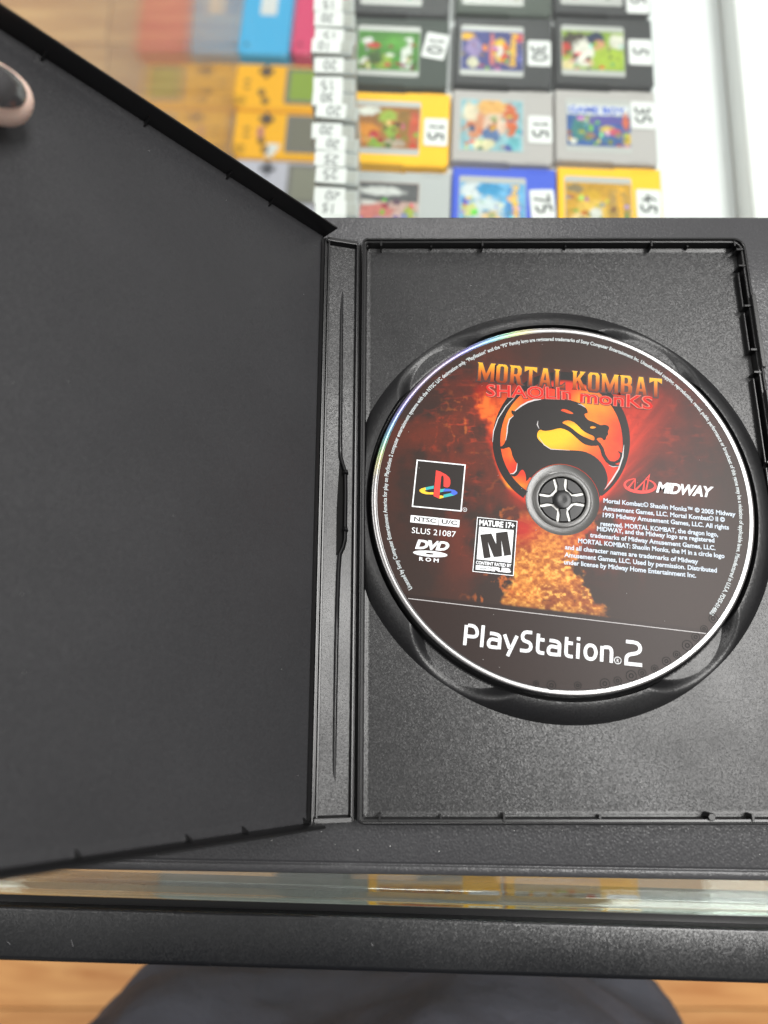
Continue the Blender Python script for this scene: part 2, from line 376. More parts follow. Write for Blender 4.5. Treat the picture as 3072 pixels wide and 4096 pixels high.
# ribs inside the tray walls
def rib(x0, x1, y0, y1, z1=-.9, par=tray_wall):
    m_ = MB().add([(x0, y0, ZF-.3), (x1, y0, ZF-.3), (x1, y1, ZF-.3), (x0, y1, ZF-.3), (x0, y0, z1), (x1, y0, z1), (x1, y1, z1), (x0, y1, z1)],
                  [(3, 2, 1, 0), (4, 5, 6, 7), (0, 1, 5, 4), (1, 2, 6, 5), (2, 3, 7, 6), (3, 0, 4, 7)])
    return obj('rib', m_, M['pp_smooth'], par, CO)
for px, big in ((1471, 0), (1525, 1), (1726, 0), (1929, 1), (2265, 0), (2604, 1), (2755, 0), (2935, 1)):
    x = at_z(px, 965, -1)[0]; rib(x-.28, x+.28, YT-(3.0 if big else 2.3), YT-.9, -.55 if big else -2.2)
for px, big in ((1454, 0), (1519, 1), (1764, 0), (2017, 1), (2405, 0), (3012, 1)):
    x = at_z(px, 3290, -1)[0]; rib(x-.3, x+.3, -YT+.9, -YT+(2.9 if big else 2.4), -.4 if big else -1.6)
x = at_z(2845, 3290, -1)[0]
obj('post', MB().lathe([(0.01, 0), (.9, 0), (1.1, -.3), (1.1, ZF-.2)], 16, (x, -YT+2.1)), M['pp_smooth'], case, CO, autos=40)
for py in (1000, 1065, 1225, 1400, 1490, 1850, 2120):
    yy = at_z(2990, py, -1)[1]; rib(XW-3.2, XW-.9, yy-.3, yy+.3, -.5)
def ypx(py): return at_z(3000, py, 0)[1]
for a, b, t in ((1180, 1470, .8), (1560, 1880, .9)):
    obj('latch', MB().prism(rrect(XW-.9, XW+.1+t*.6, ypx(b), ypx(a), .3, 2), -5.5, .55, .2), M['pp_smooth'], case, CO)
for a, b in ((1075, 1215), (1235, 1390), (1500, 1840), (1860, 2110)):
    obj('inner_rail', MB().prism(rrect(XW-3.0, XW-2.45, ypx(b), ypx(a), .2, 2), ZF-.3, -2.4, .15), M['pp_smooth'], case, CO)

# spine: leaning up towards the lid; (t along the spine leftwards, h up)
SA = math.atan2(.87+2.6, 77.04-63.75); SOX, SOZ = -63.75, -2.6
def sp_(t, h): return (SOX - t*math.cos(SA) + h*math.sin(SA), SOZ + t*math.sin(SA) + h*math.cos(SA))
prof = [(0, -2.6), (0, -.2), (.15, 0), (.5, 0), (.62, -.9), (1.1, -.95), (1.25, .12), (1.4, .3), (1.75, .3), (1.95, .05), (2.15, -1.5), (11.0, -1.5), (11.2, -.1), (11.35, .08), (11.75, .08), (11.9, -.1),
        (11.98, -.95), (12.4, -.95), (12.5, .1), (12.65, .3), (13.0, .3), (13.2, .1), (13.35, -.6), (13.5, -2.4)]
sect = [sp_(t, h) for t, h in prof]
spn = obj('spine', MB().loft([[(x, y, z) for x, z in sect] for y in (-94.2, 94.2)]), M['pp_smooth'], case, CO, autos=40)
pan = [sp_(2.2, -1.46), sp_(10.95, -1.46)]
obj('spine_panel', MB().add([(pan[0][0], -93.5, pan[0][1]), (pan[0][0], 93.5, pan[0][1]), (pan[1][0], 93.5, pan[1][1]), (pan[1][0], -93.5, pan[1][1])], [(0, 1, 2, 3)]), M['pp'], case, CO)
for sgn in (1, -1):
    a, b = sp_(1.4, 0), sp_(12.2, 0); a2, b2 = sp_(1.4, -1.6), sp_(12.2, -1.6); yy = sgn*92.6; y2 = sgn*94.6
    m_ = MB().add([(a2[0], yy, a2[1]), (b2[0], yy, b2[1]), (b2[0], y2, b2[1]), (a2[0], y2, a2[1]), (a[0], yy+sgn*.6, a[1]+.6), (b[0], yy+sgn*.6, b[1]+.6), (b[0], y2, b[1]+.6), (a[0], y2, a[1]+.6)],
                  [(3, 2, 1, 0), (4, 5, 6, 7), (0, 1, 5, 4), (1, 2, 6, 5), (2, 3, 7, 6), (3, 0, 4, 7)])
    obj('end_stop', m_, M['pp_smooth'], spn, CO, bevel=.15)
# long thin fin with a kink and two balls, down the spine
fin_px = [(738, 625), (737, 720), (736, 850), (735, 960), (736, 985), (741, 1002), (746, 1018), (746.5, 1060), (746, 1100), (745.5, 1140), (745, 1165), (741, 1182), (734, 1197), (731.5, 1230), (729, 1300), (726.5, 1400), (724.5, 1500), (722.5, 1600), (721, 1690)]
k = 3072/1659; fp = [at_z(a*k, b*k, -1.5)[:2] for a, b in fin_px]; n = len(fp)
hh = [max(.03, 2.0*math.sin(math.pi*i/(n-1))**.5) for i in range(n)]; rings = []
def spz(x): t = (SOX-x)/math.cos(SA); return SOZ + t*math.sin(SA) - 1.62
for (x, y), h in zip(fp, hh):
    z = spz(x); rings.append([(x-.62, y, z-.2), (x+.62, y, z-.2), (x+.42, y, z+h*.8), (x+.2, y, z+h), (x-.2, y, z+h), (x-.42, y, z+h*.8)])
obj('fin', MB().loft(rings), M['pp_smooth'], spn, CO, autos=50)
for a, b in ((746.5, 1017), (746, 1141)):
    x, y = at_z(a*k, b*k, 0)[:2]; z = spz(x)+2.2
    obj('knob', MB().lathe([(0.01, z+.75), (.55, z+.5), (.78, z), (.78, z-2.5)], 16, (x, y)), M['pp_smooth'], spn, CO, smooth=True)
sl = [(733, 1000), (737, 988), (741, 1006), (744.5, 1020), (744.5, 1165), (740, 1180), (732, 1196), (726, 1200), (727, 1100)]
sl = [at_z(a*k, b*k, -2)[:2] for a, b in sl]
obj('slot_shade_plate', MB().add([(x, y, spz(x)+.2) for x, y in sl], [tuple(range(len(sl)))]), mat('slot_shade_paint', (.004, .004, .004), .7, .1), spn, CO)  # flat near-black plate painted as the shade inside an opening

# raised lid
PHI = R(48.15); HX, HZ = -77.04, .87
def cv(s, y, h): return (HX - s*math.cos(PHI) + h*math.sin(PHI), y, HZ + s*math.sin(PHI) + h*math.cos(PHI))
LS, LY, LH = 129.5, 95.2, 6.9
def lid_path(i):
    r = max(.3, 4-i); P = [(x, LY-i) for x in np.linspace(0, LS-i-r, 12)]
    P += [(LS-i-r+r*math.cos(R(90-t)), LY-i-r+r*math.sin(R(90-t))) for t in np.linspace(10, 80, 7)]
    return P+[(x, -y) for x, y in P[::-1]]
lw = MB().loft([[(x, y, z) for x, y in lid_path(i)] for i, z in [(.4, -1.3), (0, -.9), (0, LH-.2), (.15, LH), (.65, LH), (.8, LH-.2), (1.05, 0.25), (1.6, -.05)]], cap=False, closed=False)
lw.f = [q[::-1] for q in lw.f]
lw.box(.05, 1.1, -LY+1.7, LY-1.7, -1.2, .7)
lid = obj('lid', lw.map(cv), M['pp_smooth'], case, CO, autos=35)
gs = np.linspace(.6, LS-.9, 130); gyy = np.linspace(-LY+.9, LY-.9, 190); S_, Y_ = np.meshgrid(gs, gyy)
Hh = .10*np.sin(S_*.045)*np.cos(Y_*.022)
e = np.minimum.reduce([LS-1.2-S_, LY-1.2-Y_, Y_+LY-1.2]); Hh += .5*(1-sm(0, 2.2, e))
idx = np.arange(S_.size).reshape(S_.shape)
F = np.stack([idx[:-1, :-1], idx[:-1, 1:], idx[1:, 1:], idx[1:, :-1]], -1).reshape(-1, 4)
lf = MB(); lf.v = [cv(a, b, c) for a, b, c in zip(S_.ravel(), Y_.ravel(), Hh.ravel())]; lf.f = [tuple(q)[::-1] for q in F.tolist()]
obj('lid_lining', lf, M['pp_cover'], lid, CO, smooth=True)
obj('lid_outside', MB().box(.6, LS-.6, -LY+.6, LY-.6, -1.25, -.5).map(cv), M['pp_smooth'], lid, CO)
nrm = np.array([math.sin(PHI), 0, math.cos(PHI)]); H0 = np.array([HX, 0, HZ]); uu = np.array([-math.cos(PHI), 0, math.sin(PHI)])
def on_lid(px, py, h=0.0):
    d = ray(px, py); s = ((H0+nrm*h-CAM)@nrm)/(d@nrm); Xp = CAM+s*d; return (Xp-H0)@uu, Xp[1]
for px, py in ((165, 223), (576, 486), (905, 697), (1074, 815), (298, 3421), (741, 3358), (967, 3322), (1211, 3286)):
    s, y = on_lid(px, py); sg = 1 if y > 0 else -1
    m_ = MB().add([cv(s-.28, sg*92.6, -.1), cv(s+.28, sg*92.6, -.1), cv(s+.28, sg*94.6, -.1), cv(s-.28, sg*94.6, -.1), cv(s-.28, sg*93.9, 3.0), cv(s+.28, sg*93.9, 3.0), cv(s+.28, sg*94.6, 3.0), cv(s-.28, sg*94.6, 3.0)],
                  [(3, 2, 1, 0), (4, 5, 6, 7), (0, 1, 5, 4), (1, 2, 6, 5), (2, 3, 7, 6), (3, 0, 4, 7)])
    obj('rib', m_, M['pp_smooth'], lid, CO)

# hub that grips the disc
hub = obj('hub', MB().lathe([(7.2, -.6), (7.2, -4.6), (13, -4.7), (13, -5.3)], 48), M['hub'], case, CO, autos=40)
obj('hub_well', MB().lathe([(0.01, -.85), (7.2, -.85)], 48), mat('pale_hub_core', (.84, .83, .79), .3, .5, bump=('noise', 250, .3, .6)), hub, CO)
obj('hub_button', MB().lathe([(0.01, .30), (1.2, .34), (2.7, .42), (2.98, .3), (3.05, -1.9)], 40), M['hub'], hub, CO, autos=40)
def petal(a0, a1, r0, r1, z_in, z_out, n=9, pinch=0.0):
    top = []; 
    for k_ in range(n+1):
        t = R(a0+(a1-a0)*k_/n); top.append((t, r1))
    inner = [(R(a1-(a1-a0)*k_/n), r0) for k_ in range(n+1)]
    P2 = [(r*math.cos(t), r*math.sin(t)) for t, r in top+inner]
    m_ = MB().prism(P2, -2.5, 0, .15)
    m_.v = [(x, y, z if z < -1 else z+z_in+(z_out-z_in)*min(1, max(0, (math.hypot(x, y)-r0)/(r1-r0)))) for x, y, z in m_.v]
    return m_
for q in range(4):
    a = 90*q+1
    # narrow waisted arm
    P2 = [(2.9, -1.25), (4.6, -.95), (7.1, -1.45), (7.15, 0), (7.1, 1.45), (4.6, .95), (2.9, 1.25)]
    c, s = math.cos(R(a)), math.sin(R(a))
    obj('hub_arm', MB().prism([(x*c-y*s, x*s+y*c) for x, y in P2], -2.3, -.1, .15), M['hub'], hub, CO, autos=40)
    P2 = [(3.55, 1.75), (6.95, 2.35)]+[(7.25*math.cos(R(t)), 7.25*math.sin(R(t))) for t in np.linspace(19, 71, 9)]+[(2.35, 6.95), (1.75, 3.55), (2.6, 2.6)]
    obj('hub_wedge', MB().prism([(x*c-y*s, x*s+y*c) for x, y in P2], -2.3, -.25, .25), M['hub'], hub, CO, autos=40)

# ------------------------------------------------------------------ the disc and its printed label
DO = (0, 0, -1.2)
disc = thing('game_disc', DO, 'printed game disc with a fiery red dragon emblem, seated on the case hub', 'disc')
clear = mat('clear_polycarbonate', (.15, .148, .142), .2, .35, trans=.5, ior=1.45)
silver = mat('silver_disc_layer', (.60, .595, .60), .28, .5, metal=1.0, bump=('noise', 60, .05, .2))
def grating(m):
    """diffraction of the data grooves: hue follows radial component of (view + lamp) direction"""
    nt = m.node_tree; L = nt.links; N = lambda t: nt.nodes.new(t)
    tc = N('ShaderNodeTexCoord'); fl = N('ShaderNodeVectorMath'); fl.operation = 'MULTIPLY'; fl.inputs[1].default_value = (1, 1, 0)
    no = N('ShaderNodeVectorMath'); no.operation = 'NORMALIZE'; L.new(tc.outputs['Object'], fl.inputs[0]); L.new(fl.outputs[0], no.inputs[0])
    ge = N('ShaderNodeNewGeometry'); ad = N('ShaderNodeVectorMath'); ad.operation = 'ADD'; ad.inputs[1].default_value = (.40, .05, .9); L.new(ge.outputs['Incoming'], ad.inputs[0])
    dt = N('ShaderNodeVectorMath'); dt.operation = 'DOT_PRODUCT'; L.new(no.outputs[0], dt.inputs[0]); L.new(ad.outputs[0], dt.inputs[1])
    ab = N('ShaderNodeMath'); ab.operation = 'ABSOLUTE'; L.new(dt.outputs['Value'], ab.inputs[0])
    r = N('ShaderNodeValToRGB'); e = r.color_ramp.elements; e[0].position = 0; e[0].color = (.22, .215, .215, 1); e[1].position = 1; e[1].color = (.22, .215, .215, 1)
    for p, c in ((.44, (.22, .215, .215)), (.458, (.33, .30, .17)), (.470, (.20, .33, .19)), (.484, (.15, .29, .38)), (.500, (.19, .18, .40)), (.512, (.25, .21, .24)), (.522, (.22, .215, .22))):
        q = e.new(p); q.color = (*c, 1)
    L.new(ab.outputs[0], r.inputs[0]); L.new(r.outputs[0], nt.nodes['Principled BSDF'].inputs['Base Color'])
grating(silver)
obj('disc_body', MB().lathe([(7.5, -1.2), (59.7, -1.2), (60, -1.0), (60, -.2), (59.8, -.03), (59.3, .0), (58.85, -.04), (58.6, -.10), (58.3, -.06), (58.15, .0), (58.15, -.08)], 256), silver, disc, DO, autos=40)
obj('clear_centre', MB().lathe([(7.5, -1.2), (7.5, -.1), (7.7, .1), (8.6, .16), (9.15, .06), (9.3, -.12), (11.35, -.12), (11.6, -.02)], 128), clear, disc, DO, autos=40)
obj('centre_ring', MB().lathe([(7.6, -1.15), (11.6, -1.15)], 96), mat('smoky_ring', (.07, .068, .064), .3, .4), disc, DO)

def pp(x, y, ox, oy, s): return at_z(ox+x*s, oy+y*s, 0)[:2]
def c4(x, y): return pp(x, y, 1850, 1400, 900/1659)       # crop with the emblem
def c5(x, y): return pp(x, y, 2100, 1250, 972/1659)
def c6(x, y): return pp(x, y, 1400, 2050, 900/1659)
def c7(x, y): return pp(x, y, 2100, 2050, 972/1659)
def cl(x, y): return pp(x, y, 1600, 1800, 550/1659)       # crop with the small logos

# background picture: flames and glowing rock, as printed colour on a fine polar grid
NR, NT = 190, 1200
rr_ = np.linspace(11.6, 58.15, NR); tt = np.linspace(0, 2*np.pi, NT, endpoint=False)
RG, TG = np.meshgrid(rr_, tt, indexing='ij'); AX, AY = RG*np.cos(TG), RG*np.sin(TG)
rng = np.random.default_rng(7)
LAT = rng.random((256, 256))
def vnoise(x, y):
    xi = np.floor(x).astype(int); yi = np.floor(y).astype(int); fx = x-xi; fy = y-yi; fx = fx*fx*(3-2*fx); fy = fy*fy*(3-2*fy)
    g = lambda a, b: LAT[a % 256, b % 256]
    return (g(xi, yi)*(1-fx)+g(xi+1, yi)*fx)*(1-fy)+(g(xi, yi+1)*(1-fx)+g(xi+1, yi+1)*fx)*fy
def fbm(x, y, o=5):
    s = 0; a = .5
    for i in range(o): s = s+a*vnoise(x*2**i+17*i, y*2**i+31*i); a *= .5
    return s/.97
def ridge(x, y, o=4):
    s = 0; a = .5
    for i in range(o): s = s+a*(1-np.abs(2*vnoise(x*2**i+9*i, y*2**i+5*i)-1)); a *= .5
    return s/.94
qx, qy = proj(np.stack([AX, AY, 0*AX], -1)); qx /= k; qy /= k      # in 1659-wide photo pixels, only to author the picture
def lerp(a, b, t): return a+(b-a)*t[..., None]
def G(cx, cy, sx, sy, rot=0):
    c, s = math.cos(R(rot)), math.sin(R(rot)); dx, dy = qx-cx, qy-cy
    return np.exp(-(((dx*c+dy*s)/sx)**2+((-dx*s+dy*c)/sy)**2))
N1 = fbm(AX*.09, AY*.09); N2 = fbm(AX*.35+5, AY*.35); N3 = ridge(AX*.16+3, AY*.12); N4 = ridge(AX*.32, AY*.3+9)
Cc = np.zeros(qx.shape+(3,)); Cc[:] = lin(50, 38, 34)
Cc = lerp(Cc, lin(78, 42, 30), np.clip(1.2*(N1-.35), 0, 1)*np.clip(G(1000, 1010, 190, 260)*1.3, 0, 1))
Cc = lerp(Cc, lin(170, 62, 34), np.clip((N4-.80)*6, 0, 1)*np.clip(G(985, 960, 70, 150)+.7*G(1040, 1150, 60, 60), 0, 1)*np.clip((N1-.42)*6, 0, 1)*.6)
Cc = lerp(Cc, lin(112, 44, 30), np.clip((N1-.36)*2.6+(N2-.5)*1.2, 0, 1)*np.clip(G(1010, 960, 130, 170)+.7*G(1430, 960, 110, 130)+.5*G(1050, 1180, 90, 90), 0, 1)*.8)
Cc = lerp(Cc, lin(176, 60, 36), np.clip((ridge(AX*.12+1, AY*.3+4)-.78)*7, 0, 1)*np.clip(G(1000, 950, 70, 110)+.8*G(1440, 920, 70, 90), 0, 1)*.6)
# the red glow behind the emblem, between two dark rock walls
ang = np.arctan2(qx-1205, -(qy-1150)); rad_ = np.hypot(qx-1205, qy-1150)
st = fbm(ang*11+3, rad_*.006); st2 = fbm(ang*34, rad_*.012+4)
xl_ = np.interp(qy, [820, 850, 900, 960, 1010, 1060, 1100, 1160], [1012, 1020, 1040, 1060, 1076, 1098, 1120, 1150])
xr_ = np.interp(qy, [820, 860, 940, 1010, 1060, 1110], [1470, 1460, 1420, 1375, 1335, 1280])
fan = sm(-9, 14, qx-xl_+(N2-.5)*34)*sm(40, -70, qx-xr_+(st-.5)*110)*sm(815, 850, qy+(N2-.5)*30-(qx-1040)*.06)*sm(1130, 1060, qy+(N2-.5)*40)
core = np.clip(1.15*G(1215, 950, 170, 130)+.35*(st-.5)+.5*(st2-.5), 0, 1)
red = lerp(np.broadcast_to(lin(106, 28, 20), Cc.shape), lin(228, 58, 32), core)
Cc = lerp(Cc, lin(96, 26, 18), np.clip(G(1225, 845, 200, 36)+.6*G(1420, 930, 90, 120), 0, 1)*.75*np.clip(.4+st, 0, 1))
Cc = lerp(Cc, red, fan)
fl = np.clip(sm(26, 4, np.abs(qx-xl_-18+(N2-.5)*40))*sm(835, 870, qy)*sm(960, 900, qy)*sm(.40, .60, N3+.3*(N2-.5))+G(1085, 878, 34, 22)*.7, 0, 1)
Cc = lerp(Cc, lin(226, 104, 40), fl*fan*.9)
Cc = lerp(Cc, lin(122, 30, 20), fan*np.clip((N4-.72)*4, 0, 1)*.55)
ins = sm(150, 140, np.hypot(qx-1212, (qy-966)*1.02))
Cc = lerp(Cc, lin(216, 54, 34), ins*.85)
Cc = lerp(Cc, lin(232, 130, 38), ins*np.clip(.85*G(1100, 885, 34, 40)+.9*G(1290, 880, 48, 32)+1.2*G(1190, 960, 85, 32)+.8*G(1090, 1040, 40, 14)+.7*(N2-.52)*G(1130, 930, 200, 120), 0, 1))
Cc = lerp(Cc, lin(240, 178, 36), ins*np.clip(1.2*G(1185, 948, 60, 26)+.5*G(1262, 865, 22, 18)+.9*G(1250, 925, 40, 18)+.6*G(1100, 1050, 40, 7), 0, 1))
# glowing cracked ground below, walled by dark cliffs
xl2 = np.interp(qy, [1090, 1130, 1180, 1230, 1270, 1300, 1330], [1128, 1112, 1098, 1108, 1098, 1082, 1092]); xr2 = np.interp(qy, [1090, 1150, 1190, 1220, 1260, 1300, 1335], [1300, 1272, 1246, 1236, 1262, 1288, 1300])
bound = sm(1322, 1316, qy-(qx-1200)*.118)
g_ = sm(-6, 8, qx-xl2+(N2-.5)*44)*sm(8, -10, qx-xr2+(N2-.5)*60)*sm(1098, 1118, qy)*bound
rk = fbm(AX*.9+3, AY*1.2, 5); big = fbm(AX*.16+8, AY*.2)
rock = lerp(np.broadcast_to(lin(150, 78, 30), Cc.shape), lin(222, 146, 62), np.clip((rk-.28)*2.2, 0, 1))
rock = lerp(rock, lin(112, 46, 24), np.clip((big-.5)*5, 0, 1)*.7)
crk = np.clip((ridge(AX*.15+2, AY*.17+6)-.86)*9, 0, .55)
rock = lerp(rock, lin(58, 26, 18), crk)
rock = lerp(rock, lin(168, 40, 30), np.clip(1.1*G(1125, 1140, 45, 38)+.7*G(1290, 1165, 60, 40), 0, 1)*np.clip(.6+st2, 0, 1))
rock = lerp(rock, lin(238, 174, 84), np.clip((rk-.58)*5, 0, 1)*(1-crk)*sm(1170, 1200, qy))
rock = lerp(rock, lin(60, 32, 22), sm(1290, 1330, qy-(qx-1200)*.118)*.6)
Cc = lerp(Cc, rock, np.clip(g_, 0, 1))
Cc = lerp(Cc, lin(150, 44, 28), np.clip((N3-.60)*4, 0, 1)*np.clip(G(1330, 1150, 90, 60), 0, 1)*.8)
ln = np.clip((ridge(AX*.22+7, AY*.22+2)-.80)*9, 0, 1)
Cc = lerp(Cc, lin(196, 104, 44), ln*np.clip(G(1085, 1190, 40, 110)+.8*G(1075, 1300, 60, 40)+.6*G(1000, 930, 40, 80), 0, 1)*bound*.8)
Cc = lerp(Cc, lin(96, 38, 26), np.clip((N1-.45)*5, 0, 1)*np.clip(G(1080, 1140, 80, 110), 0, 1)*.5*bound)
Cc = lerp(Cc, lin(44, 33, 30), sm(1320, 1323, qy-(qx-1200)*.118)*.97)
Cc = np.clip(Cc*(1+.10*(rng.random(qx.shape)-.5))[..., None], 0, 1)
idx = np.arange(NR*NT).reshape(NR, NT); nxt = np.roll(idx, -1, 1)
F = np.stack([idx[:-1], idx[1:], nxt[1:], nxt[:-1]], -1).reshape(-1, 4)
lab = MB(); lab.v = list(zip(AX.ravel(), AY.ravel(), np.full(AX.size, 0.02))); lab.f = [tuple(q) for q in F.tolist()]
label = obj('printed_label', lab, M['label_ink'], disc, DO); set_colors(label, Cc.reshape(-1, 3))

# text helpers -----------------------------------------------------
def text_mesh(body, bold=0.0, shear=0.0, spacing=1.0):
    c = bpy.data.curves.new('t', 'FONT'); c.body = body; c.size = 1.0; c.offset = bold; c.shear = shear; c.space_character = spacing; c.resolution_u = 3
    o = bpy.data.objects.new('t', c); COL.objects.link(o); dg = bpy.context.evaluated_depsgraph_get()
    m = bpy.data.meshes.new_from_object(o.evaluated_get(dg)); bpy.data.objects.remove(o); bpy.data.curves.remove(c)
    v = np.array([q.co[:] for q in m.vertices]); f = [tuple(p.vertices) for p in m.polygons]; bpy.data.meshes.remove(m)
    return v, f
def fit_text(mb, body, p0, p1, cap, z, bold=0.0, shear=0.0, spacing=1.0, wide=None):
    """lay body on the baseline p0-p1 (mm), capital height cap (mm)"""
    v, f = text_mesh(body, bold, shear, spacing); x0, x1 = v[:, 0].min(), v[:, 0].max()
    p0, p1 = np.array(p0, float), np.array(p1, float); d = p1-p0; L = np.linalg.norm(d); d /= L; nn = np.array([-d[1], d[0]])
    sx = L/(x1-x0); sy = cap/.70
    P = p0[None]+((v[:, 0]-x0)*sx)[:, None]*d+(v[:, 1]*sy)[:, None]*nn
    mb.add([(a, b, z) for a, b in P], [fixw(q, [(a, b, 0) for a, b in P], 1) for q in f]); return mb
def circ(c, r, n=20, ry=None, rot=0):
    ry = ry or r; cc, ss = math.cos(R(rot)), math.sin(R(rot))
    return [(c[0]+r*math.cos(t)*cc-ry*math.sin(t)*ss, c[1]+r*math.cos(t)*ss+ry*math.sin(t)*cc) for t in np.linspace(0, 2*math.pi, n, endpoint=False)]
Z1, Z2, Z3 = .045, .07, .095
def pr_(name, mb, m, par=label): return obj(name, mb, M[m] if isinstance(m, str) else m, par, DO)
def smoothp(pts, it=2, closed=True):
    p = np.array(pts, float)
    for _ in range(it):
        n_ = np.roll(p, -1, 0); a = .75*p+.25*n_; b = .25*p+.75*n_
        p = np.stack([a, b], 1).reshape(-1, 2)
    return p.tolist()
# emblem: ring + dragon silhouette
cen = (728, 668)
inner_r = lambda t: 449 + (35*max(0, math.cos(t-R(-48)))**6)
outp = [c4(cen[0]+507*math.cos(t), cen[1]-507*math.sin(t)*1.0) for t in np.linspace(0, 2*np.pi, 140, endpoint=False)]
inp = [c4(cen[0]+inner_r(t)*math.cos(t), cen[1]-inner_r(t)*math.sin(t)) for t in np.linspace(0, 2*np.pi, 140, endpoint=False)]
body_ = [(560, 366), (700, 350), (850, 384), (890, 408), (918, 438), (926, 466), (896, 470), (906, 496), (930, 520), (965, 530), (1000, 547), (1022, 556), (1045, 549), (1076, 560), (1082, 580), (1070, 602), (1076, 622), (1060, 640), (1056, 662), (1040, 668), (1030, 650), (1008, 646), (986, 656), (1000, 672), (1018, 690), (1000, 706), (940, 708), (890, 692), (840, 648), (790, 602), (735, 577), (700, 579), (655, 592), (600, 598), (572, 586), (556, 602), (548, 630), (555, 655), (590, 692), (640, 726), (700, 737), (790, 739), (870, 743), (925, 757), (985, 792), (1032, 840), (1060, 895), (1073, 955), (1062, 1000), (1035, 1050), (900, 1090), (760, 1080), (560, 1000), (505, 942), (495, 938), (482, 960), (466, 968), (470, 950), (464, 910), (446, 880), (426, 890), (406, 925), (376, 936), (345, 915), (375, 912), (395, 890), (404, 835), (392, 828), (366, 780), (360, 742), (346, 716), (330, 720), (292, 733), (270, 717), (300, 704), (318, 668), (327, 610), (330, 560), (346, 510), (380, 484), (362, 470), (358, 440), (385, 455), (420, 420), (480, 386)]
def S4(p, it=1): return [c4(*q) for q in smoothp(p, it)]
mouth = [(730, 537), (765, 517), (810, 525), (850, 555), (885, 595), (930, 620), (970, 635), (975, 660), (965, 670), (925, 652), (885, 636), (845, 610), (800, 572), (760, 550)]
eye = [(935, 573), (955, 560), (992, 570), (962, 582)]; brow = [(720, 446), (742, 433), (782, 444), (826, 472), (785, 470), (750, 457)]
keep = lambda l: [p for p in l if math.hypot(*p) > 11.75]
ia, ib = body_.index((1062, 1000)), body_.index((505, 942))
open_ = [tuple(p) for p in body_[ib:]+body_[:ia+1]]
sm_ = [open_[0]]+[q for i in range(len(open_)-1) for q in ((.75*open_[i][0]+.25*open_[i+1][0], .75*open_[i][1]+.25*open_[i+1][1]), (.25*open_[i][0]+.75*open_[i+1][0], .25*open_[i][1]+.75*open_[i+1][1]))]+[open_[-1]]
outline = [tuple(c4(*q)) for q in sm_]+[(11.72*math.cos(R(t)), 11.72*math.sin(R(t))) for t in np.linspace(3, 143, 40)]
emb = MB(); emb.flat([outline, S4(mouth), S4(eye), S4(brow)], Z2)
emblem = pr_('dragon_emblem', emb, 'black_ink')
rg = MB(); n_ = 140
rg.v = [(a[0], a[1], Z1) for a in outp]+[(a[0], a[1], Z1) for a in inp]
for i in range(n_):
    j = (i+1) % n_
    if min(math.hypot(*outp[i]), math.hypot(*inp[i])) < 11.7: continue
    rg.f.append((i, j, n_+j, n_+i))
pr_('emblem_ring', rg, 'black_ink')
wk = MB(); wk.stroke([c4(*q) for q in [(1005, 690), (1028, 730), (1040, 775), (1066, 816), (1102, 846), (1135, 855), (1164, 850)]], [1.0, 1.2, 1.2, 1.2, 1.1, .9, .2], Z3)
wk.stroke([c4(*q) for q in [(1085, 822), (1120, 832), (1155, 818), (1172, 790), (1168, 762), (1148, 748)]], [.3, .8, 1.0, .9, .7, .2], Z3+.01)
pr_('emblem_whisker', wk, 'black_ink', emblem)
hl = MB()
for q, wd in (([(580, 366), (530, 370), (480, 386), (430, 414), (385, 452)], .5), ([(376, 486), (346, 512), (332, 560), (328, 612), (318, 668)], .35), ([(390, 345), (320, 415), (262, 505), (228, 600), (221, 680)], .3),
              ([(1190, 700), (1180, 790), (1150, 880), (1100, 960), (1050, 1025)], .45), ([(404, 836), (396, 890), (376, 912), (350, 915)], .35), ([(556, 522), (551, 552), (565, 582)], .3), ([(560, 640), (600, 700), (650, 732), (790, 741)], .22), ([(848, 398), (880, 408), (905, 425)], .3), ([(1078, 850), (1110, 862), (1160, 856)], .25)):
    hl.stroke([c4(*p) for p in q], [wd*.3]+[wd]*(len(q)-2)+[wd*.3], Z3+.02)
pr_('emblem_bevel', hl, 'grey_ink', emblem)

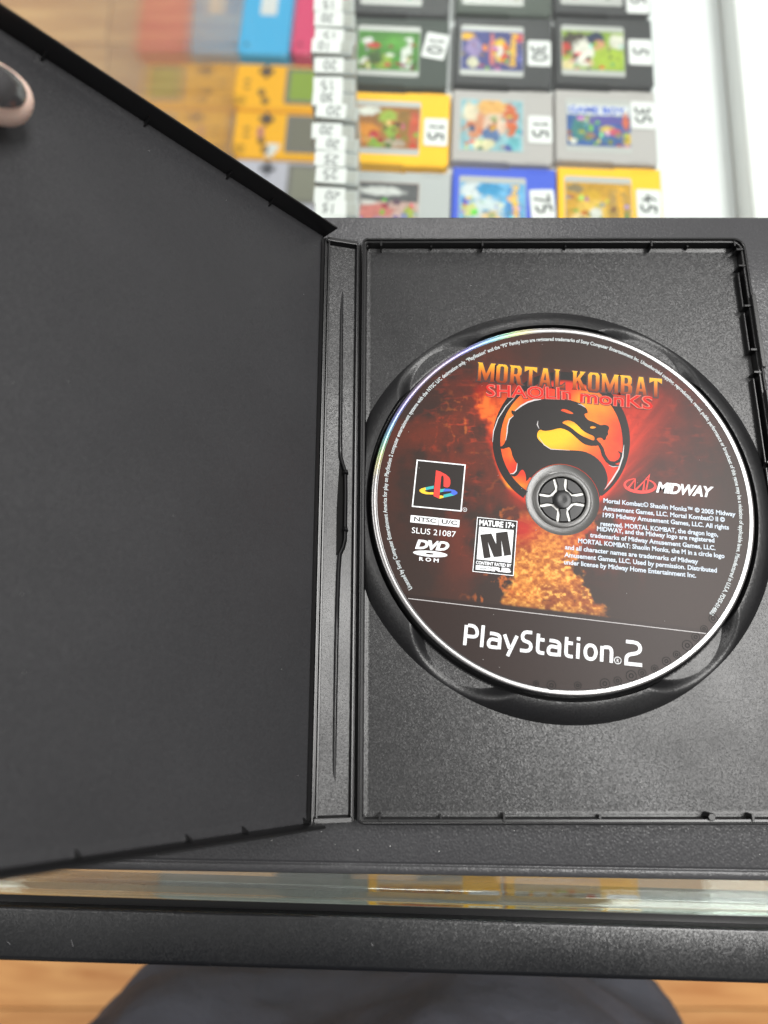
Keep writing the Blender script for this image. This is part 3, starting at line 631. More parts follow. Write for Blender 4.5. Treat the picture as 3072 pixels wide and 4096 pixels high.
# big title: condensed serif capitals drawn stroke by stroke
def glyph(ch):
    s = .20; e = .085   # stem, serif thickness
    V = lambda x, y0=0, y1=1, w_=s: [(x, y0), (x+w_, y0), (x+w_, y1), (x, y1)]
    srf = lambda x, y, l=.09: [(x-l, y), (x+s+l, y), (x+s+l, y+e), (x-l, y+e)]
    if ch == 'T': return .74, [[(.27, 0), (.47, 0), (.47, .86), (.74, .72), (.74, 1), (0, 1), (0, .72), (.27, .86)], ] 
    if ch == 'L': return .66, [[(.08, 0), (.66, 0), (.66, .28), (.5, .13), (.3, .13), (.3, .92), (.38, 1), (0, 1), (.1, .92), (.1, .07), (.0, 0)]]
    if ch == 'A': return .80, [[(0, 0), (.24, 0), (.28, .22), (.50, .22), (.53, 0), (.82, 0), (.74, .06), (.52, 1), (.27, 1), (.07, .06)], [(.31, .36), (.47, .36), (.39, .78)]]
    if ch == 'M': return 1.0, [[(-.04, 0), (.24, 0), (.2, .08), (.2, .62), (.43, .06), (.55, .06), (.78, .62), (.78, .08), (.73, 0), (1.06, 0), (.98, .08), (.98, .92), (1.05, 1), (.76, 1), (.5, .42), (.24, 1), (-.04, 1), (.03, .92), (.03, .08)]]
    if ch == 'O': return .70, [[(.12, 0), (.56, 0), (.68, .14), (.68, .86), (.56, 1), (.12, 1), (0, .86), (0, .14)], [(.22, .16), (.22, .84), (.28, .9), (.40, .9), (.46, .84), (.46, .16), (.40, .1), (.28, .1)]]
    if ch == 'R': return .78, [[(-.03, 0), (.32, 0), (.26, .08), (.26, .42), (.36, .42), (.50, .04), (.60, -.06), (.84, 0), (.72, .07), (.60, .46), (.70, .56), (.70, .86), (.58, 1), (-.03, 1), (.05, .92), (.05, .08)], [(.26, .54), (.26, .88), (.40, .88), (.47, .82), (.47, .60), (.40, .54)]]
    if ch == 'K': return .84, [[(-.03, 0), (.32, 0), (.26, .08), (.26, .42), (.33, .50), (.56, .08), (.52, 0), (.9, 0), (.80, .08), (.48, .62), (.70, .92), (.78, 1), (.44, 1), (.48, .92), (.26, .6), (.26, .92), (.32, 1), (-.03, 1), (.05, .92), (.05, .08)]]
    if ch == 'B': return .74, [[(-.03, 0), (.60, 0), (.72, .12), (.72, .44), (.62, .53), (.69, .62), (.69, .88), (.58, 1), (-.03, 1), (.05, .92), (.05, .08)], [(.26, .57), (.26, .89), (.40, .89), (.47, .83), (.47, .64), (.40, .57)], [(.26, .11), (.26, .46), (.42, .46), (.49, .40), (.49, .18), (.42, .11)]]
    return .34, []
def title(p0, p1, h0, body, z, grow=0.0, sq=1.0):
    adv = 0; items = []
    for ch in body:
        wd, lp = glyph(ch); items.append((adv, lp)); adv += wd+(.10 if ch != ' ' else 0)
    d = (np.array(p1)-np.array(p0)); L = np.linalg.norm(d); d = d/L; nn = np.array([-d[1], d[0]]); sx = L/(adv-.1); mb = MB(); tv = []
    for a, lp in items:
        if not lp: continue
        for gi, l in enumerate(lp): pass
        loops = [[tuple(np.array(p0)+d*((x+a)*sx)+nn*(y*h0)) for x, y in l] for l in lp]
        if grow:
            A_ = sum(loops[0][i][0]*loops[0][(i+1) % len(loops[0])][1]-loops[0][(i+1) % len(loops[0])][0]*loops[0][i][1] for i in range(len(loops[0])))
            loops = [offset_poly(loops[0] if A_ > 0 else loops[0][::-1], -grow)]
        mb.flat(loops, z)
    return mb
tp0, tp1 = c4(108, 228), c4(1470, 352); th = np.linalg.norm(np.array(c4(118, 92))-np.array(c4(105, 228)))
pr_('title_shadow', title(tp0, tp1, th, 'MORTAL KOMBAT', Z2, .45), mat('title_shadow_ink', lin(52, 22, 16), .45, .4))
tm = title(tp0, tp1, th, 'MORTAL KOMBAT', Z3+.01)
# subdivide vertically by cutting so the printed yellow-to-brown ramp is in the letter colours
tmo = pr_('title_lettering', tm, M['label_ink'])
bm = bmesh.new(); bm.from_mesh(tmo.data)
d_ = np.array(tp1)-np.array(tp0); d_ /= np.linalg.norm(d_); nn_ = np.array([-d_[1], d_[0]])
for f_ in (.15, .3, .45, .6, .75, .9):
    pt = np.array(tp0)+nn_*th*f_
    bmesh.ops.bisect_plane(bm, geom=bm.verts[:]+bm.edges[:]+bm.faces[:], plane_co=(pt[0]/1000, pt[1]/1000, 0), plane_no=(nn_[0], nn_[1], 0))
bm.to_mesh(tmo.data); bm.free()
tv = np.array([v.co[:2] for v in tmo.data.vertices])*1000; hgt = np.clip(((tv-np.array(tp0))@nn_)/th, 0, 1)
c0, c1, c2 = lin(112, 38, 22), lin(190, 96, 34), lin(228, 170, 48)
tc_ = np.where(hgt[:, None] < .5, c0+(c1-c0)*(hgt[:, None]/.5), c1+(c2-c1)*((hgt[:, None]-.5)/.5))
set_colors(tmo, tc_)
sub_sh = MB(); sub = MB()
sub_ed = MB()
for m_, b_, z_ in ((sub_sh, .06, Z3+.02), (sub_ed, .032, Z3+.035), (sub, .004, Z3+.05)):
    fit_text(m_, 'SHAOLIn', c4(172, 340), c4(800, 366), 4.1, z_, b_); fit_text(m_, 'monKS', c4(866, 384), c4(1402, 438), 4.4, z_, b_)
pr_('subtitle_outline', sub_sh, mat('subtitle_outline_ink', lin(74, 26, 22), .45, .4)); pr_('subtitle_edge', sub_ed, mat('subtitle_edge_ink', lin(206, 112, 96), .45, .12)); pr_('subtitle_lettering', sub, 'sub_ink')

# maker's mark on the right
mw = MB(); fit_text(mw, 'MIDWAY', c5(895, 1225), c5(1290, 1262), 3.35, Z1, .035, .28, .92); pr_('maker_lettering', mw, 'white_ink')
sw = MB()
el = [c5(785+105*math.cos(t)*1.0, 1180+46*math.sin(t)+.05*105*math.cos(t)) for t in np.linspace(R(-70), R(250), 40)]
sw.stroke(el, [.25+.75*abs(math.sin(i/39*math.pi)) for i in range(40)], Z1)
sw.stroke([c5(700, 1205), c5(752, 1140), c5(748, 1215), c5(815, 1150), c5(806, 1222)], .62, Z2)
sw.stroke([c5(742, 1232), c5(848, 1112), c5(826, 1215)], [.3, .8, .5], Z3)
pr_('maker_swoosh', sw, 'red_ink')
para = MB(); CAPP = 1.42
for fn, a, b, s_ in ((c5, (535, 1297), (1437, 1392), 'Mortal Kombat:® Shaolin Monks™ © 2005 Midway'), (c5, (533, 1350), (1365, 1430), 'Amusement Games, LLC. Mortal Kombat® II ©'), (c5, (530, 1396), (1392, 1482), '1993 Midway Amusement Games, LLC. All rights'),
                   (c5, (515, 1455), (1318, 1530), 'reserved. MORTAL KOMBAT, the dragon logo,'), (c7, (490, 124), (1293, 205), 'MIDWAY, and the Midway logo are registered'), (c7, (443, 167), (1300, 257), 'trademarks of Midway Amusement Games, LLC.'),
                   (c7, (362, 207), (1362, 312), 'MORTAL KOMBAT: Shaolin Monks, the M in a circle logo'), (c7, (272, 250), (1182, 350), 'and all character names are trademarks of Midway'), (c7, (268, 302), (1310, 410), 'Amusement Games, LLC. Used by permission. Distributed'), (c7, (265, 352), (1168, 445), 'under license by Midway Home Entertainment Inc.')):
    fit_text(para, s_, fn(*a), fn(*b), CAPP, Z1, .028)
pr_('legal_text', para, mat('pale_blue_ink', (.52, .59, .67), .45, .3))

# console family mark in its square frame
q4 = [cl(*p) for p in ((208, 123), (786, 182), (736, 736), (150, 679))]
fr_ = MB(); fr_.stroke(q4, .38, Z1, True); pr_('mark_frame', fr_, 'white_ink')
fl_ = MB(); fl_.flat([offset_poly(q4[::-1], .2)], Z1-.012); pr_('mark_panel', fl_, 'dark_ink')
redp = [(435, 245), (490, 263), (555, 297), (593, 330), (607, 365), (607, 410), (595, 440), (572, 453), (545, 449), (525, 438), (528, 345), (524, 318), (512, 307), (501, 312), (496, 330), (488, 420), (480, 500), (472, 587), (404, 555)]
pr_('mark_letter', MB().flat([[cl(*p) for p in redp]], Z2), 'red_ink')
pr_('mark_swirl', MB().flat([[cl(*p) for p in [(305, 452), (262, 463), (236, 480), (236, 498), (262, 520), (310, 533), (402, 538), (404, 510), (350, 512), (308, 502), (300, 492), (312, 484)]]], Z1+.006).flat([[cl(*p) for p in [(480, 548), (525, 553), (520, 577), (475, 588)]]], Z1+.006), 'yellow_ink')
pr_('mark_swirl', MB().flat([[cl(*p) for p in [(305, 452), (408, 430), (406, 466), (312, 484)]]], Z1+.006).flat([[cl(*p) for p in [(486, 472), (540, 467), (515, 505), (482, 512)]]], Z1+.006).flat([[cl(*p) for p in [(525, 540), (600, 522), (655, 548), (520, 577)]]], Z1+.006), 'teal_ink')
pr_('mark_swirl', MB().flat([[cl(*p) for p in [(540, 467), (600, 470), (660, 485), (692, 508), (690, 530), (655, 548), (600, 522), (628, 508), (612, 498), (560, 500), (515, 505)]]], Z1+.006), 'blue_ink')
def regmark(mb, c, r, z, wd=.12):
    mb.stroke(circ(c, r, 16), wd, z, True); v_ = r*.55
    fit_text(mb, 'R', (c[0]-v_*.6, c[1]-v_), (c[0]+v_*.6, c[1]-v_-.05), v_*1.9, z); return mb
pr_('registered_mark', regmark(MB(), cl(782, 720), .62, Z1), 'white_ink'); pr_('registered_mark', regmark(MB(), c7(633, 1010), 1.0, Z1, .17), 'white_ink')
nb = MB(); nb.flat([[cl(*p) for p in ((130, 785), (468, 819), (460, 906), (123, 872))]], Z1).flat([[cl(*p) for p in ((475, 820), (720, 845), (713, 932), (467, 907))]], Z1)
pr_('region_box', nb, 'white_ink')
nt_ = MB(); fit_text(nt_, 'NTSC', cl(168, 856), cl(432, 881), 1.35, Z2, .02); fit_text(nt_, 'U/C', cl(500, 887), cl(690, 906), 1.35, Z2, .02); pr_('region_lettering', nt_, 'dark_ink')
sn = MB(); fit_text(sn, 'SLUS 21087', cl(140, 1000), cl(670, 1052), 1.85, Z1); pr_('serial_number', sn, 'white_ink')
dv = MB(); fit_text(dv, 'DVD', cl(180, 1185), cl(590, 1215), 2.7, Z1, .05, .22, .88)
dc = cl(365, 1253); dv.flat([circ(dc, 5.3, 48, .95, -5), circ((dc[0]-.15, dc[1]+.05), 1.25, 20, .28, -5)], Z1)
fit_text(dv, 'ROM', cl(230, 1332), cl(465, 1356), 1.1, Z1, .03, 0, 1.6); pr_('disc_format_logo', dv, 'white_ink')
# rating box
rq = [cl(*p) for p in ((935, 812), (1413, 861), (1366, 1516), (879, 1464))]
pr_('rating_panel', MB().flat([offset_poly(rq[::-1], .1)], Z1-.012), 'black_ink')
rb = MB(); rb.stroke(rq, .22, Z1, True); rb.flat([[cl(*p) for p in ((955, 925), (1372, 967), (1342, 1362), (925, 1318))]], Z1)
fit_text(rb, 'MATURE 17+', cl(955, 905), cl(1380, 947), 1.75, Z1, .04, 0, .95); fit_text(rb, 'CONTENT RATED BY', cl(915, 1375), cl(1342, 1416), 1.0, Z1, .035); fit_text(rb, 'ESRB', cl(912, 1438), cl(1340, 1481), 1.25, Z1, .06)
pr_('rating_box', rb, 'white_ink')
Mp = [(968, 1022), (1102, 1007), (1160, 1135), (1157, 1000), (1296, 983), (1343, 1265), (1257, 1280), (1222, 1090), (1232, 1283), (1132, 1295), (1060, 1110), (1095, 1297), (1012, 1310)]
rmk = MB().flat([[cl(*p) for p in Mp]], Z2); regmark(rmk, cl(1003, 965), .6, Z2); pr_('rating_letter', rmk, 'dark_ink')
# white rule and the console wordmark drawn with round-ended strokes
pr_('rule', MB().stroke([c6(430, 634), c7(1235, 826)], .2, Z1), 'grey_ink')
def bez(*p, n=8):
    p = [np.array(q, float) for q in p]; o_ = []
    for t in np.linspace(0, 1, n):
        q = p
        while len(q) > 1: q = [q[i]*(1-t)+q[i+1]*t for i in range(len(q)-1)]
        o_.append(tuple(q[0]))
    return o_
sw_ = .155
GW = {'P': (.62, [[(.08, 0), (.08, .92)], [(.155, .92)]+bez((.32, .92), (.62, .92), (.62, .48), (.62, .42), (.30, .42), n=10)+[(.155, .42)]]),
      'l': (.24, [[(.1, 0), (.1, 1.0)]]),
      'a': (.60, [bez((.08, .68), (.5, .68), (.53, .62), (.53, .42), n=7)+[(.53, 0)], [(.455, .40)]+bez((.2, .42), (.0, .40), (.0, .02), (.2, .06), n=9)+[(.455, .065)]]),
      'y': (.60, [[(.02, .70), (.28, .09)], [(.57, .70), (.22, -.26)]]),
      'S': (.58, [[(.52, .93), (.30, .93)]+bez((.30, .93), (.05, .93), (.05, .50), (.28, .50), n=7)+bez((.28, .50), (.58, .50), (.58, .07), (.30, .07), n=7)+[(.30, .07), (.04, .07)]]),
      't': (.44, [[(.12, .92), (.12, .25)]+bez((.12, .25), (.12, .05), (.22, .06), (.42, .06), n=6), [(.195, .66), (.40, .66)]]),
      'i': (.24, [[(.1, 0), (.1, .70)], [(.1, .83), (.1, .98)]]),
      'o': (.62, [bez((.3, .68), (.0, .70), (.0, .02), (.3, .05), n=10)+bez((.3, .05), (.62, .02), (.62, .70), (.3, .68), n=10)[1:-1]]),
      'n': (.58, [[(.08, 0), (.08, .70)], [(.155, .66)]+bez((.35, .68), (.5, .66), (.5, .5), (.5, .4), n=7)+[(.5, 0)]]),
      '2': (.72, [[(.06, .92), (.35, .92)]+bez((.35, .92), (.66, .92), (.66, .62), (.62, .52), (.30, .46), n=8)+bez((.30, .46), (.08, .42), (.08, .3), (.08, .2), n=6)+[(.08, .075), (.68, .075)]])}
def word(mb, body, p0, p1, h, z, sw__=sw_, gap=.10):
    adv = 0; it = []
    for ch in body: wd, st_ = GW[ch]; it.append((adv, st_, ch)); adv += wd+gap
    p0 = np.array(p0); d = np.array(p1)-p0; L = np.linalg.norm(d); d = d/L; nn = np.array([-d[1], d[0]]); sx = L/(adv-gap)
    for a, st_, ch in it:
        for s_ in st_:
            s2 = [s_[0]]+[q for i, q in enumerate(s_[1:]) if math.hypot(q[0]-s_[i][0], q[1]-s_[i][1]) > .015]
            P = [p0+d*((x+a)*sx)+nn*(y*h) for x, y in s2]
            mb.stroke(P, sw__*h, z, closed=(ch == 'o'))
    return mb
wm = MB(); hP = np.linalg.norm(np.array(c6(845, 815))-np.array(c6(830, 975)))
word(wm, 'PlayStation', c6(832, 976), c7(601, 1027), hP, Z1)
h2 = np.linalg.norm(np.array(c7(690, 866))-np.array(c7(676, 1042))); word(wm, '2', c7(676, 1043), c7(806, 1056), h2, Z1, .135)
pr_('console_wordmark', wm, 'white_ink')
# small print round the rim, bent along the circle
ringtext = ('Licensed by Sony Computer Entertainment America for play on PlayStation 2 computer entertainment systems with the NTSC U/C designation only. “PlayStation” and the “PS” Family logo are registered trademarks of Sony Computer Entertainment Inc. '
            'Unauthorized copying, reproduction, rental, public performance or broadcast of this game may be a violation of applicable laws. Manufactured in U.S.A. PDSS-014865')
v, f = text_mesh(ringtext, .02); x0, x1 = v[:, 0].min(), v[:, 0].max(); rad = 55.15; a0, a1 = R(210.7), R(-40.4)
th_ = a0+(a1-a0)*(v[:, 0]-x0)/(x1-x0); rr2 = rad+v[:, 1]*1.25/.7
rt = MB(); P = [(r*math.cos(t), r*math.sin(t), Z1) for r, t in zip(rr2, th_)]; rt.add(P, [fixw(q, P, 1) for q in f])
pr_('rim_text', rt, mat('rim_ink', (.50, .55, .56), .45, .4))

# ------------------------------------------------------------------ things inside the counter
GR = R(-3.0)                                    # the goods lie a little askew
def px_at(x, y, z): return at_z(x*k, y*k, z)    # 1659-wide photo pixels
tray = thing('acrylic_tray', (0, 240, -175.9), 'frosted pale grey tray holding the rows of cartridges under the glass', 'tray', GR)
obj('tray_base', MB().prism(rrect(-86, 165, -150, 260, 6), 0, 3, .8), M['acrylic'], tray)
obj('tray_lip', MB().prism(rrect(113.5, 117, -150, 260, 1.2), 3.1, 9, .8), mat('clear_acrylic_lip', (.78, .80, .80), .2, .5), tray)
bx = thing('white_box', (0, 240, -175.9), 'plain white box on the shelf at the right of the cartridges', 'box', GR)
obj('box_body', MB().prism(rrect(166, 420, -60, 290, 2), 0, 14, .8), M['white_board'], bx)
obj('box_lid', MB().prism(rrect(164.5, 421.5, -61.5, 291.5, 2.5), 14.1, 24, 1.2), mat('white_card', (.84, .84, .83), .5, .3), bx)

DG = {'0': [bez((.3, 1), (-.1, 1), (-.05, 0), (.3, 0), n=8)+bez((.3, 0), (.68, 0), (.7, 1), (.3, 1), n=8)[1:]], '1': [[(.15, .8), (.32, 1), (.3, 0)]], '2': [bez((.03, .78), (.1, 1.1), (.75, 1.05), (.5, .5), n=8)+[(.03, .03), (.62, .0)]],
      '3': [bez((.05, .95), (.7, 1.1), (.7, .55), (.2, .53), n=7)+bez((.2, .53), (.75, .5), (.7, -.1), (.02, .05), n=7)[1:]], '5': [[(.6, 1), (.15, 1), (.1, .56)]+bez((.1, .56), (.7, .7), (.75, -.05), (.03, .03), n=8)], '7': [[(.02, 1), (.6, 1), (.22, 0)]], '4': [[(.4, 1), (.05, .35), (.62, .38)], [(.46, .62), (.42, 0)]], '8': [bez((.3, .52), (-.1, .7), (.1, 1.05), (.32, 1), n=6)+bez((.32, 1), (.7, .95), (.5, .6), (.3, .52), n=6)[1:]+bez((.3, .52), (-.1, .3), (.0, 0), (.3, 0), n=6)[1:]+bez((.3, 0), (.7, .05), (.6, .4), (.3, .52), n=6)[1:]], '$': [[(.5, .9), (.1, .75), (.5, .3), (.05, .12)]]}
def price(num, h, rot, cx, cy, z, wd=.9):
    mb = MB(); c, s = math.cos(rot), math.sin(rot); tot = len(num)*.78-.14
    for i, ch in enumerate(num):
        for st_ in DG[ch]:
            s2 = [st_[0]]+[q for j, q in enumerate(st_[1:]) if math.hypot(q[0]-st_[j][0], q[1]-st_[j][1]) > .03]
            P = [((x*.95+i*.78-tot/2)*h, (y-.5)*h) for x, y in s2]
            mb.stroke([(cx+x*c-y*s, cy+x*s+y*c) for x, y in P], wd, z+.02*i)
    return mb
def art(w_, h_, base, blobs, seed, nz=.25, step=.7):
    """printed label picture: colour blobs (u, v, ru, rv, rgb) over a base, u,v in 0..1 from the lower left"""
    nx_, ny_ = int(w_/step)+1, int(h_/step)+1; U, V = np.meshgrid(np.linspace(0, 1, nx_), np.linspace(0, 1, ny_))
    C = np.zeros(U.shape+(3,)); C[:] = lin(*base); n1 = fbm(U*7+seed*3.1, V*7+seed); n2 = fbm(U*16+seed, V*16+seed*2)
    C *= (1+nz*2*(n1-.5))[..., None]
    rg_ = random.Random(seed*7); cols_ = [b_[4] for b_ in blobs]
    small = [(rg_.random(), rg_.random()*.68, rg_.uniform(.02, .07), rg_.uniform(.02, .08), tuple(min(255, max(0, c_*rg_.uniform(.45, 1.15))) for c_ in rg_.choice(cols_))) for _ in range(26)]
    for (cu, cv_, ru, rv, col) in list(blobs)+small:
        if ru < 0: m_ = ((np.abs(U-cu) < -ru) & (np.abs(V-cv_) < rv)).astype(float)
        else:
            d = np.hypot((U-cu)/ru, (V-cv_)/rv)+(n2-.5)*.9; m_ = sm(1.1, .8, d)
        C = lerp(C, lin(*col)*1.0, m_)
    C *= (.78*(1+.7*(n2-.5)))[..., None]
    mb = MB(); mb.v = [(a*w_-w_/2, b*h_-h_/2, 0) for a, b in zip(U.ravel(), V.ravel())]
    idx = np.arange(U.size).reshape(U.shape); mb.f = [tuple(q) for q in np.stack([idx[:-1, :-1], idx[:-1, 1:], idx[1:, 1:], idx[1:, :-1]], -1).reshape(-1, 4).tolist()]
    return mb, np.clip(C.reshape(-1, 3), 0, 1)
PL = {}
def plastic(rgb, clear=False):
    key = (rgb, clear)
    if key not in PL: PL[key] = mat('cartridge_plastic', lin(*rgb), .42, .5, bump=('noise', 900, .2, .1), trans=.35 if clear else 0, ior=1.3 if clear else 1.5)
    return PL[key]
foil = mat('grey_label_foil', (.50, .50, .48), .35, .5, metal=.3)
def cartridge(cx, cy, rgb, base, blobs, num, label, seed, z=-172.8, clear=False, lab_off=0.0, words=None, srot=0.0, sy=0.0, rz=0.0, band=True):
    t = thing('game_cartridge', (cx, cy, z), label, 'cartridge', GR+rz, 'cartridges in rows under the glass')
    out = [(-32.2, -27.4), (3, -27.4), (4, -28.4), (29, -28.4), (32.2, -25.4), (32.2, 28.4), (4, 28.4), (3, 27.4), (-32.2, 27.4)]
    sh = obj('shell', MB().prism(out, 0, 7.4, .9), plastic(rgb, clear), t)
    for i in range(5):
        for sg in (1, -1): obj('grip_ridge', MB().prism(rrect(15+i*2.6, 16.1+i*2.6, 24.3 if sg > 0 else -28.0, 28.0 if sg > 0 else -24.3, .3, 2), 7.3, 7.75, .1), plastic(rgb, clear), sh)
    lx = -6.0+lab_off
    obj('label_recess', MB().prism(rrect(lx-22, lx+19.5, -20.6, 20.6, 1.5), 7.35, 7.5, .05), foil, t)
    if not band: W_, H_ = 39.5, 39
    else: W_, H_ = 40.5, 32
    a, C = art(W_, H_, base, blobs, seed); a.map(lambda x, y, z_: (x+lx-1.2, y, 7.62)); lo = obj('label', a, M['paper_ink'], t); set_colors(lo, C)
    for (txt, u0, v0, u1, v1, cap, ink) in (words or []):
        f_ = lambda u_, v_: (lx-1.2+(u_-.5)*W_, (v_-.5)*H_)
        wt = MB(); fit_text(wt, txt, f_(u0, v0), f_(u1, v1), cap, 7.72, .03); obj('label_lettering', wt, M[ink], lo)
    if num:
        c, s = math.cos(srot), math.sin(srot); scx, scy = 23.6, sy
        P = [(scx+x*c-y*s, scy+x*s+y*c) for x, y in rrect(-7.6, 7.6, -10.5, 10.5, 1.6)]
        stk = obj('price_sticker', MB().prism(P, 7.78, 7.95), M['sticker'], t)
        obj('price_number', price(num, 9.2, R(-90)+srot+R(((seed*37) % 17)-8), scx, scy, 8.05, 1.5), M['marker'], stk)
    return t
W3 = (235, 235, 225)
K = (52, 52, 54); GY = (176, 170, 168); YL = (255, 190, 0)
cartridge(-43, 414.5, K, (190, 190, 188), [(.5, .2, .6, .2, (220, 220, 215))], None, 'black cartridge at the top edge, left of its row, only its lower end showing', 1)
cartridge(25.5, 414.5, (96, 104, 96), (200, 200, 196), [(.5, .2, .6, .2, (225, 222, 215))], None, 'smoky clear cartridge at the top edge, between two black ones', 2, clear=True)
cartridge(92, 414.5, K, (196, 196, 194), [(.5, .2, .6, .2, (222, 222, 218))], '5', 'black cartridge at the top edge, right of its row, with a white sticker', 3, sy=-16)
cartridge(-45.9, 355.5, (86, 94, 88), (72, 140, 40), [(.15, .72, .10, .12, (235, 235, 230)), (.25, .62, .12, .08, (210, 60, 50)), (.13, .2, .09, .12, W3), (.42, .22, .16, .2, (150, 180, 50)), (.3, .3, .12, .18, (60, 90, 30)), (.80, .45, -.09, .40, (228, 232, 222)), (.6, .7, .2, .2, (90, 165, 50))], '10', 'smoky clear cartridge with a green label, priced 10', 4, clear=True, srot=R(-10), sy=5)
cartridge(22.5, 355.5, K, (70, 74, 140), [(.1, .85, .12, .1, (250, 190, 40)), (.2, .55, .14, .25, (160, 140, 190)), (.2, .18, .1, .14, (225, 220, 190)), (.5, .5, .05, .45, (225, 120, 110)), (.64, .5, .13, .3, (250, 205, 60)), (.70, .42, .07, .22, (215, 60, 45)), (.62, .5, .06, .14, (240, 235, 225)), (.95, .85, .12, .12, (215, 80, 90))], '30', 'black cartridge with a blue and yellow label, priced 30', 5, words=[('Pokémon', .80, .95, .80, .1, 4.6, 'yellow_ink')], sy=-1)
cartridge(89, 355.5, K, (150, 180, 60), [(.25, .7, .3, .3, (70, 60, 50)), (.35, .42, .2, .38, (238, 234, 220)), (.55, .8, .14, .2, (40, 52, 84)), (.6, .62, .1, .16, (225, 160, 120)), (.06, .5, .08, .2, (210, 60, 50)), (.75, .3, .28, .3, (176, 200, 60)), (.1, .12, .12, .14, (240, 220, 160)), (.9, .75, .15, .2, (230, 226, 210))], '5', 'black cartridge with a lime green and cream label, priced 5', 6, sy=0)
cartridge(-46.5, 294.5, YL, (170, 110, 50), [(.18, .88, .2, .12, W3), (.5, .75, .15, .18, (165, 190, 70)), (.2, .35, .22, .25, (235, 150, 40)), (.3, .3, .1, .1, (200, 60, 50)), (.55, .45, .12, .2, (150, 180, 60)), (.75, .6, .1, .35, (150, 110, 40)), (.92, .5, .09, .4, (210, 90, 60)), (.6, .12, .2, .1, (190, 170, 150)), (.35, .1, .14, .12, (150, 170, 70))], '15', 'bright yellow cartridge with a jungle green label, priced 15', 7, sy=-2.5)
cartridge(19.8, 296, GY, (150, 195, 205), [(.5, .85, .3, .2, (238, 180, 100)), (.25, .5, .18, .3, (225, 150, 110)), (.8, .6, .12, .35, (225, 110, 60)), (.55, .5, .2, .25, (240, 205, 180)), (.5, .3, .16, .16, (90, 120, 170)), (.35, .12, .2, .12, (235, 225, 180)), (.85, .15, .12, .14, (110, 190, 200)), (.15, .75, .14, .2, (235, 220, 190))], '15', 'grey cartridge with an orange and turquoise label, priced 15', 8, band=False, sy=-2)
cartridge(85.5, 296, GY, (56, 96, 160), [(.5, .91, -.5, .16, (226, 228, 228)), (.2, .4, .14, .3, (60, 130, 130)), (.4, .62, .2, .1, (180, 190, 90)), (.65, .4, .14, .1, (220, 190, 70)), (.75, .35, .1, .1, (215, 90, 110)), (.6, .62, .3, .12, (100, 90, 170)), (.95, .2, .08, .16, (230, 190, 60)), (.1, .1, .06, .07, W3), (.93, .6, .05, .2, (220, 110, 80))], '35', 'grey cartridge whose label is headed GAME BOY in blue, priced 35', 9, lab_off=2.5, words=[('GAME BOY', .04, .79, .93, .79, 5.0, 'blue_ink')], sy=9)
cartridge(-47.5, 233.5, (176, 178, 178), (205, 170, 160), [(.5, .82, -.5, .18, (92, 92, 94)), (.4, .83, .38, .09, (225, 225, 222)), (.3, .45, .3, .16, (222, 130, 120)), (.45, .22, .2, .14, (120, 150, 205)), (.85, .42, .08, .14, (170, 185, 70)), (.2, .2, .1, .1, (200, 80, 70)), (.1, .62, .3, .05, (230, 226, 220))], None, 'pale grey cartridge with a dark banded label, beside the price-stickered sleeves', 10, band=False)
cartridge(18.0, 236.5, (58, 88, 205), (110, 180, 225), [(.2, .8, .2, .2, (225, 232, 235)), (.45, .85, .2, .15, (60, 160, 215)), (.4, .4, .25, .3, (215, 228, 232)), (.5, .15, .2, .2, (240, 200, 140)), (.15, .4, .12, .2, (220, 220, 140)), (.8, .5, .1, .5, (80, 150, 215))], '75', 'royal blue cartridge with a pale blue label, priced 75', 11, words=[('Pokémon', .78, .95, .84, .1, 4.6, 'yellow_ink')], srot=R(4), sy=2)
cartridge(83.5, 236.5, YL, (214, 160, 40), [(.15, .86, .13, .1, (150, 130, 90)), (.4, .35, .25, .35, (240, 195, 80)), (.45, .3, .1, .15, (225, 225, 215)), (.4, .72, .14, .12, (225, 175, 30)), (.8, .5, .16, .5, (190, 150, 70)), (.2, .15, .14, .16, (245, 215, 150))], '45', 'golden yellow cartridge with a gold label at the right, priced 45', 12, words=[('Pokémon', .76, .92, .82, .05, 4.6, 'gold_ink')], sy=2)
cartridge(-29, -71, YL, (210, 150, 60), [(.5, .5, .3, .3, (190, 70, 40))], '20', 'yellow cartridge near the front, seen only mirrored in the front pane', 13, z=-175.9)
cartridge(37.5, -73, (236, 184, 40), (200, 190, 170), [(.5, .5, .3, .3, (220, 170, 60))], '20', 'deep gold cartridge near the front, seen only mirrored in the front pane', 14, z=-175.9)

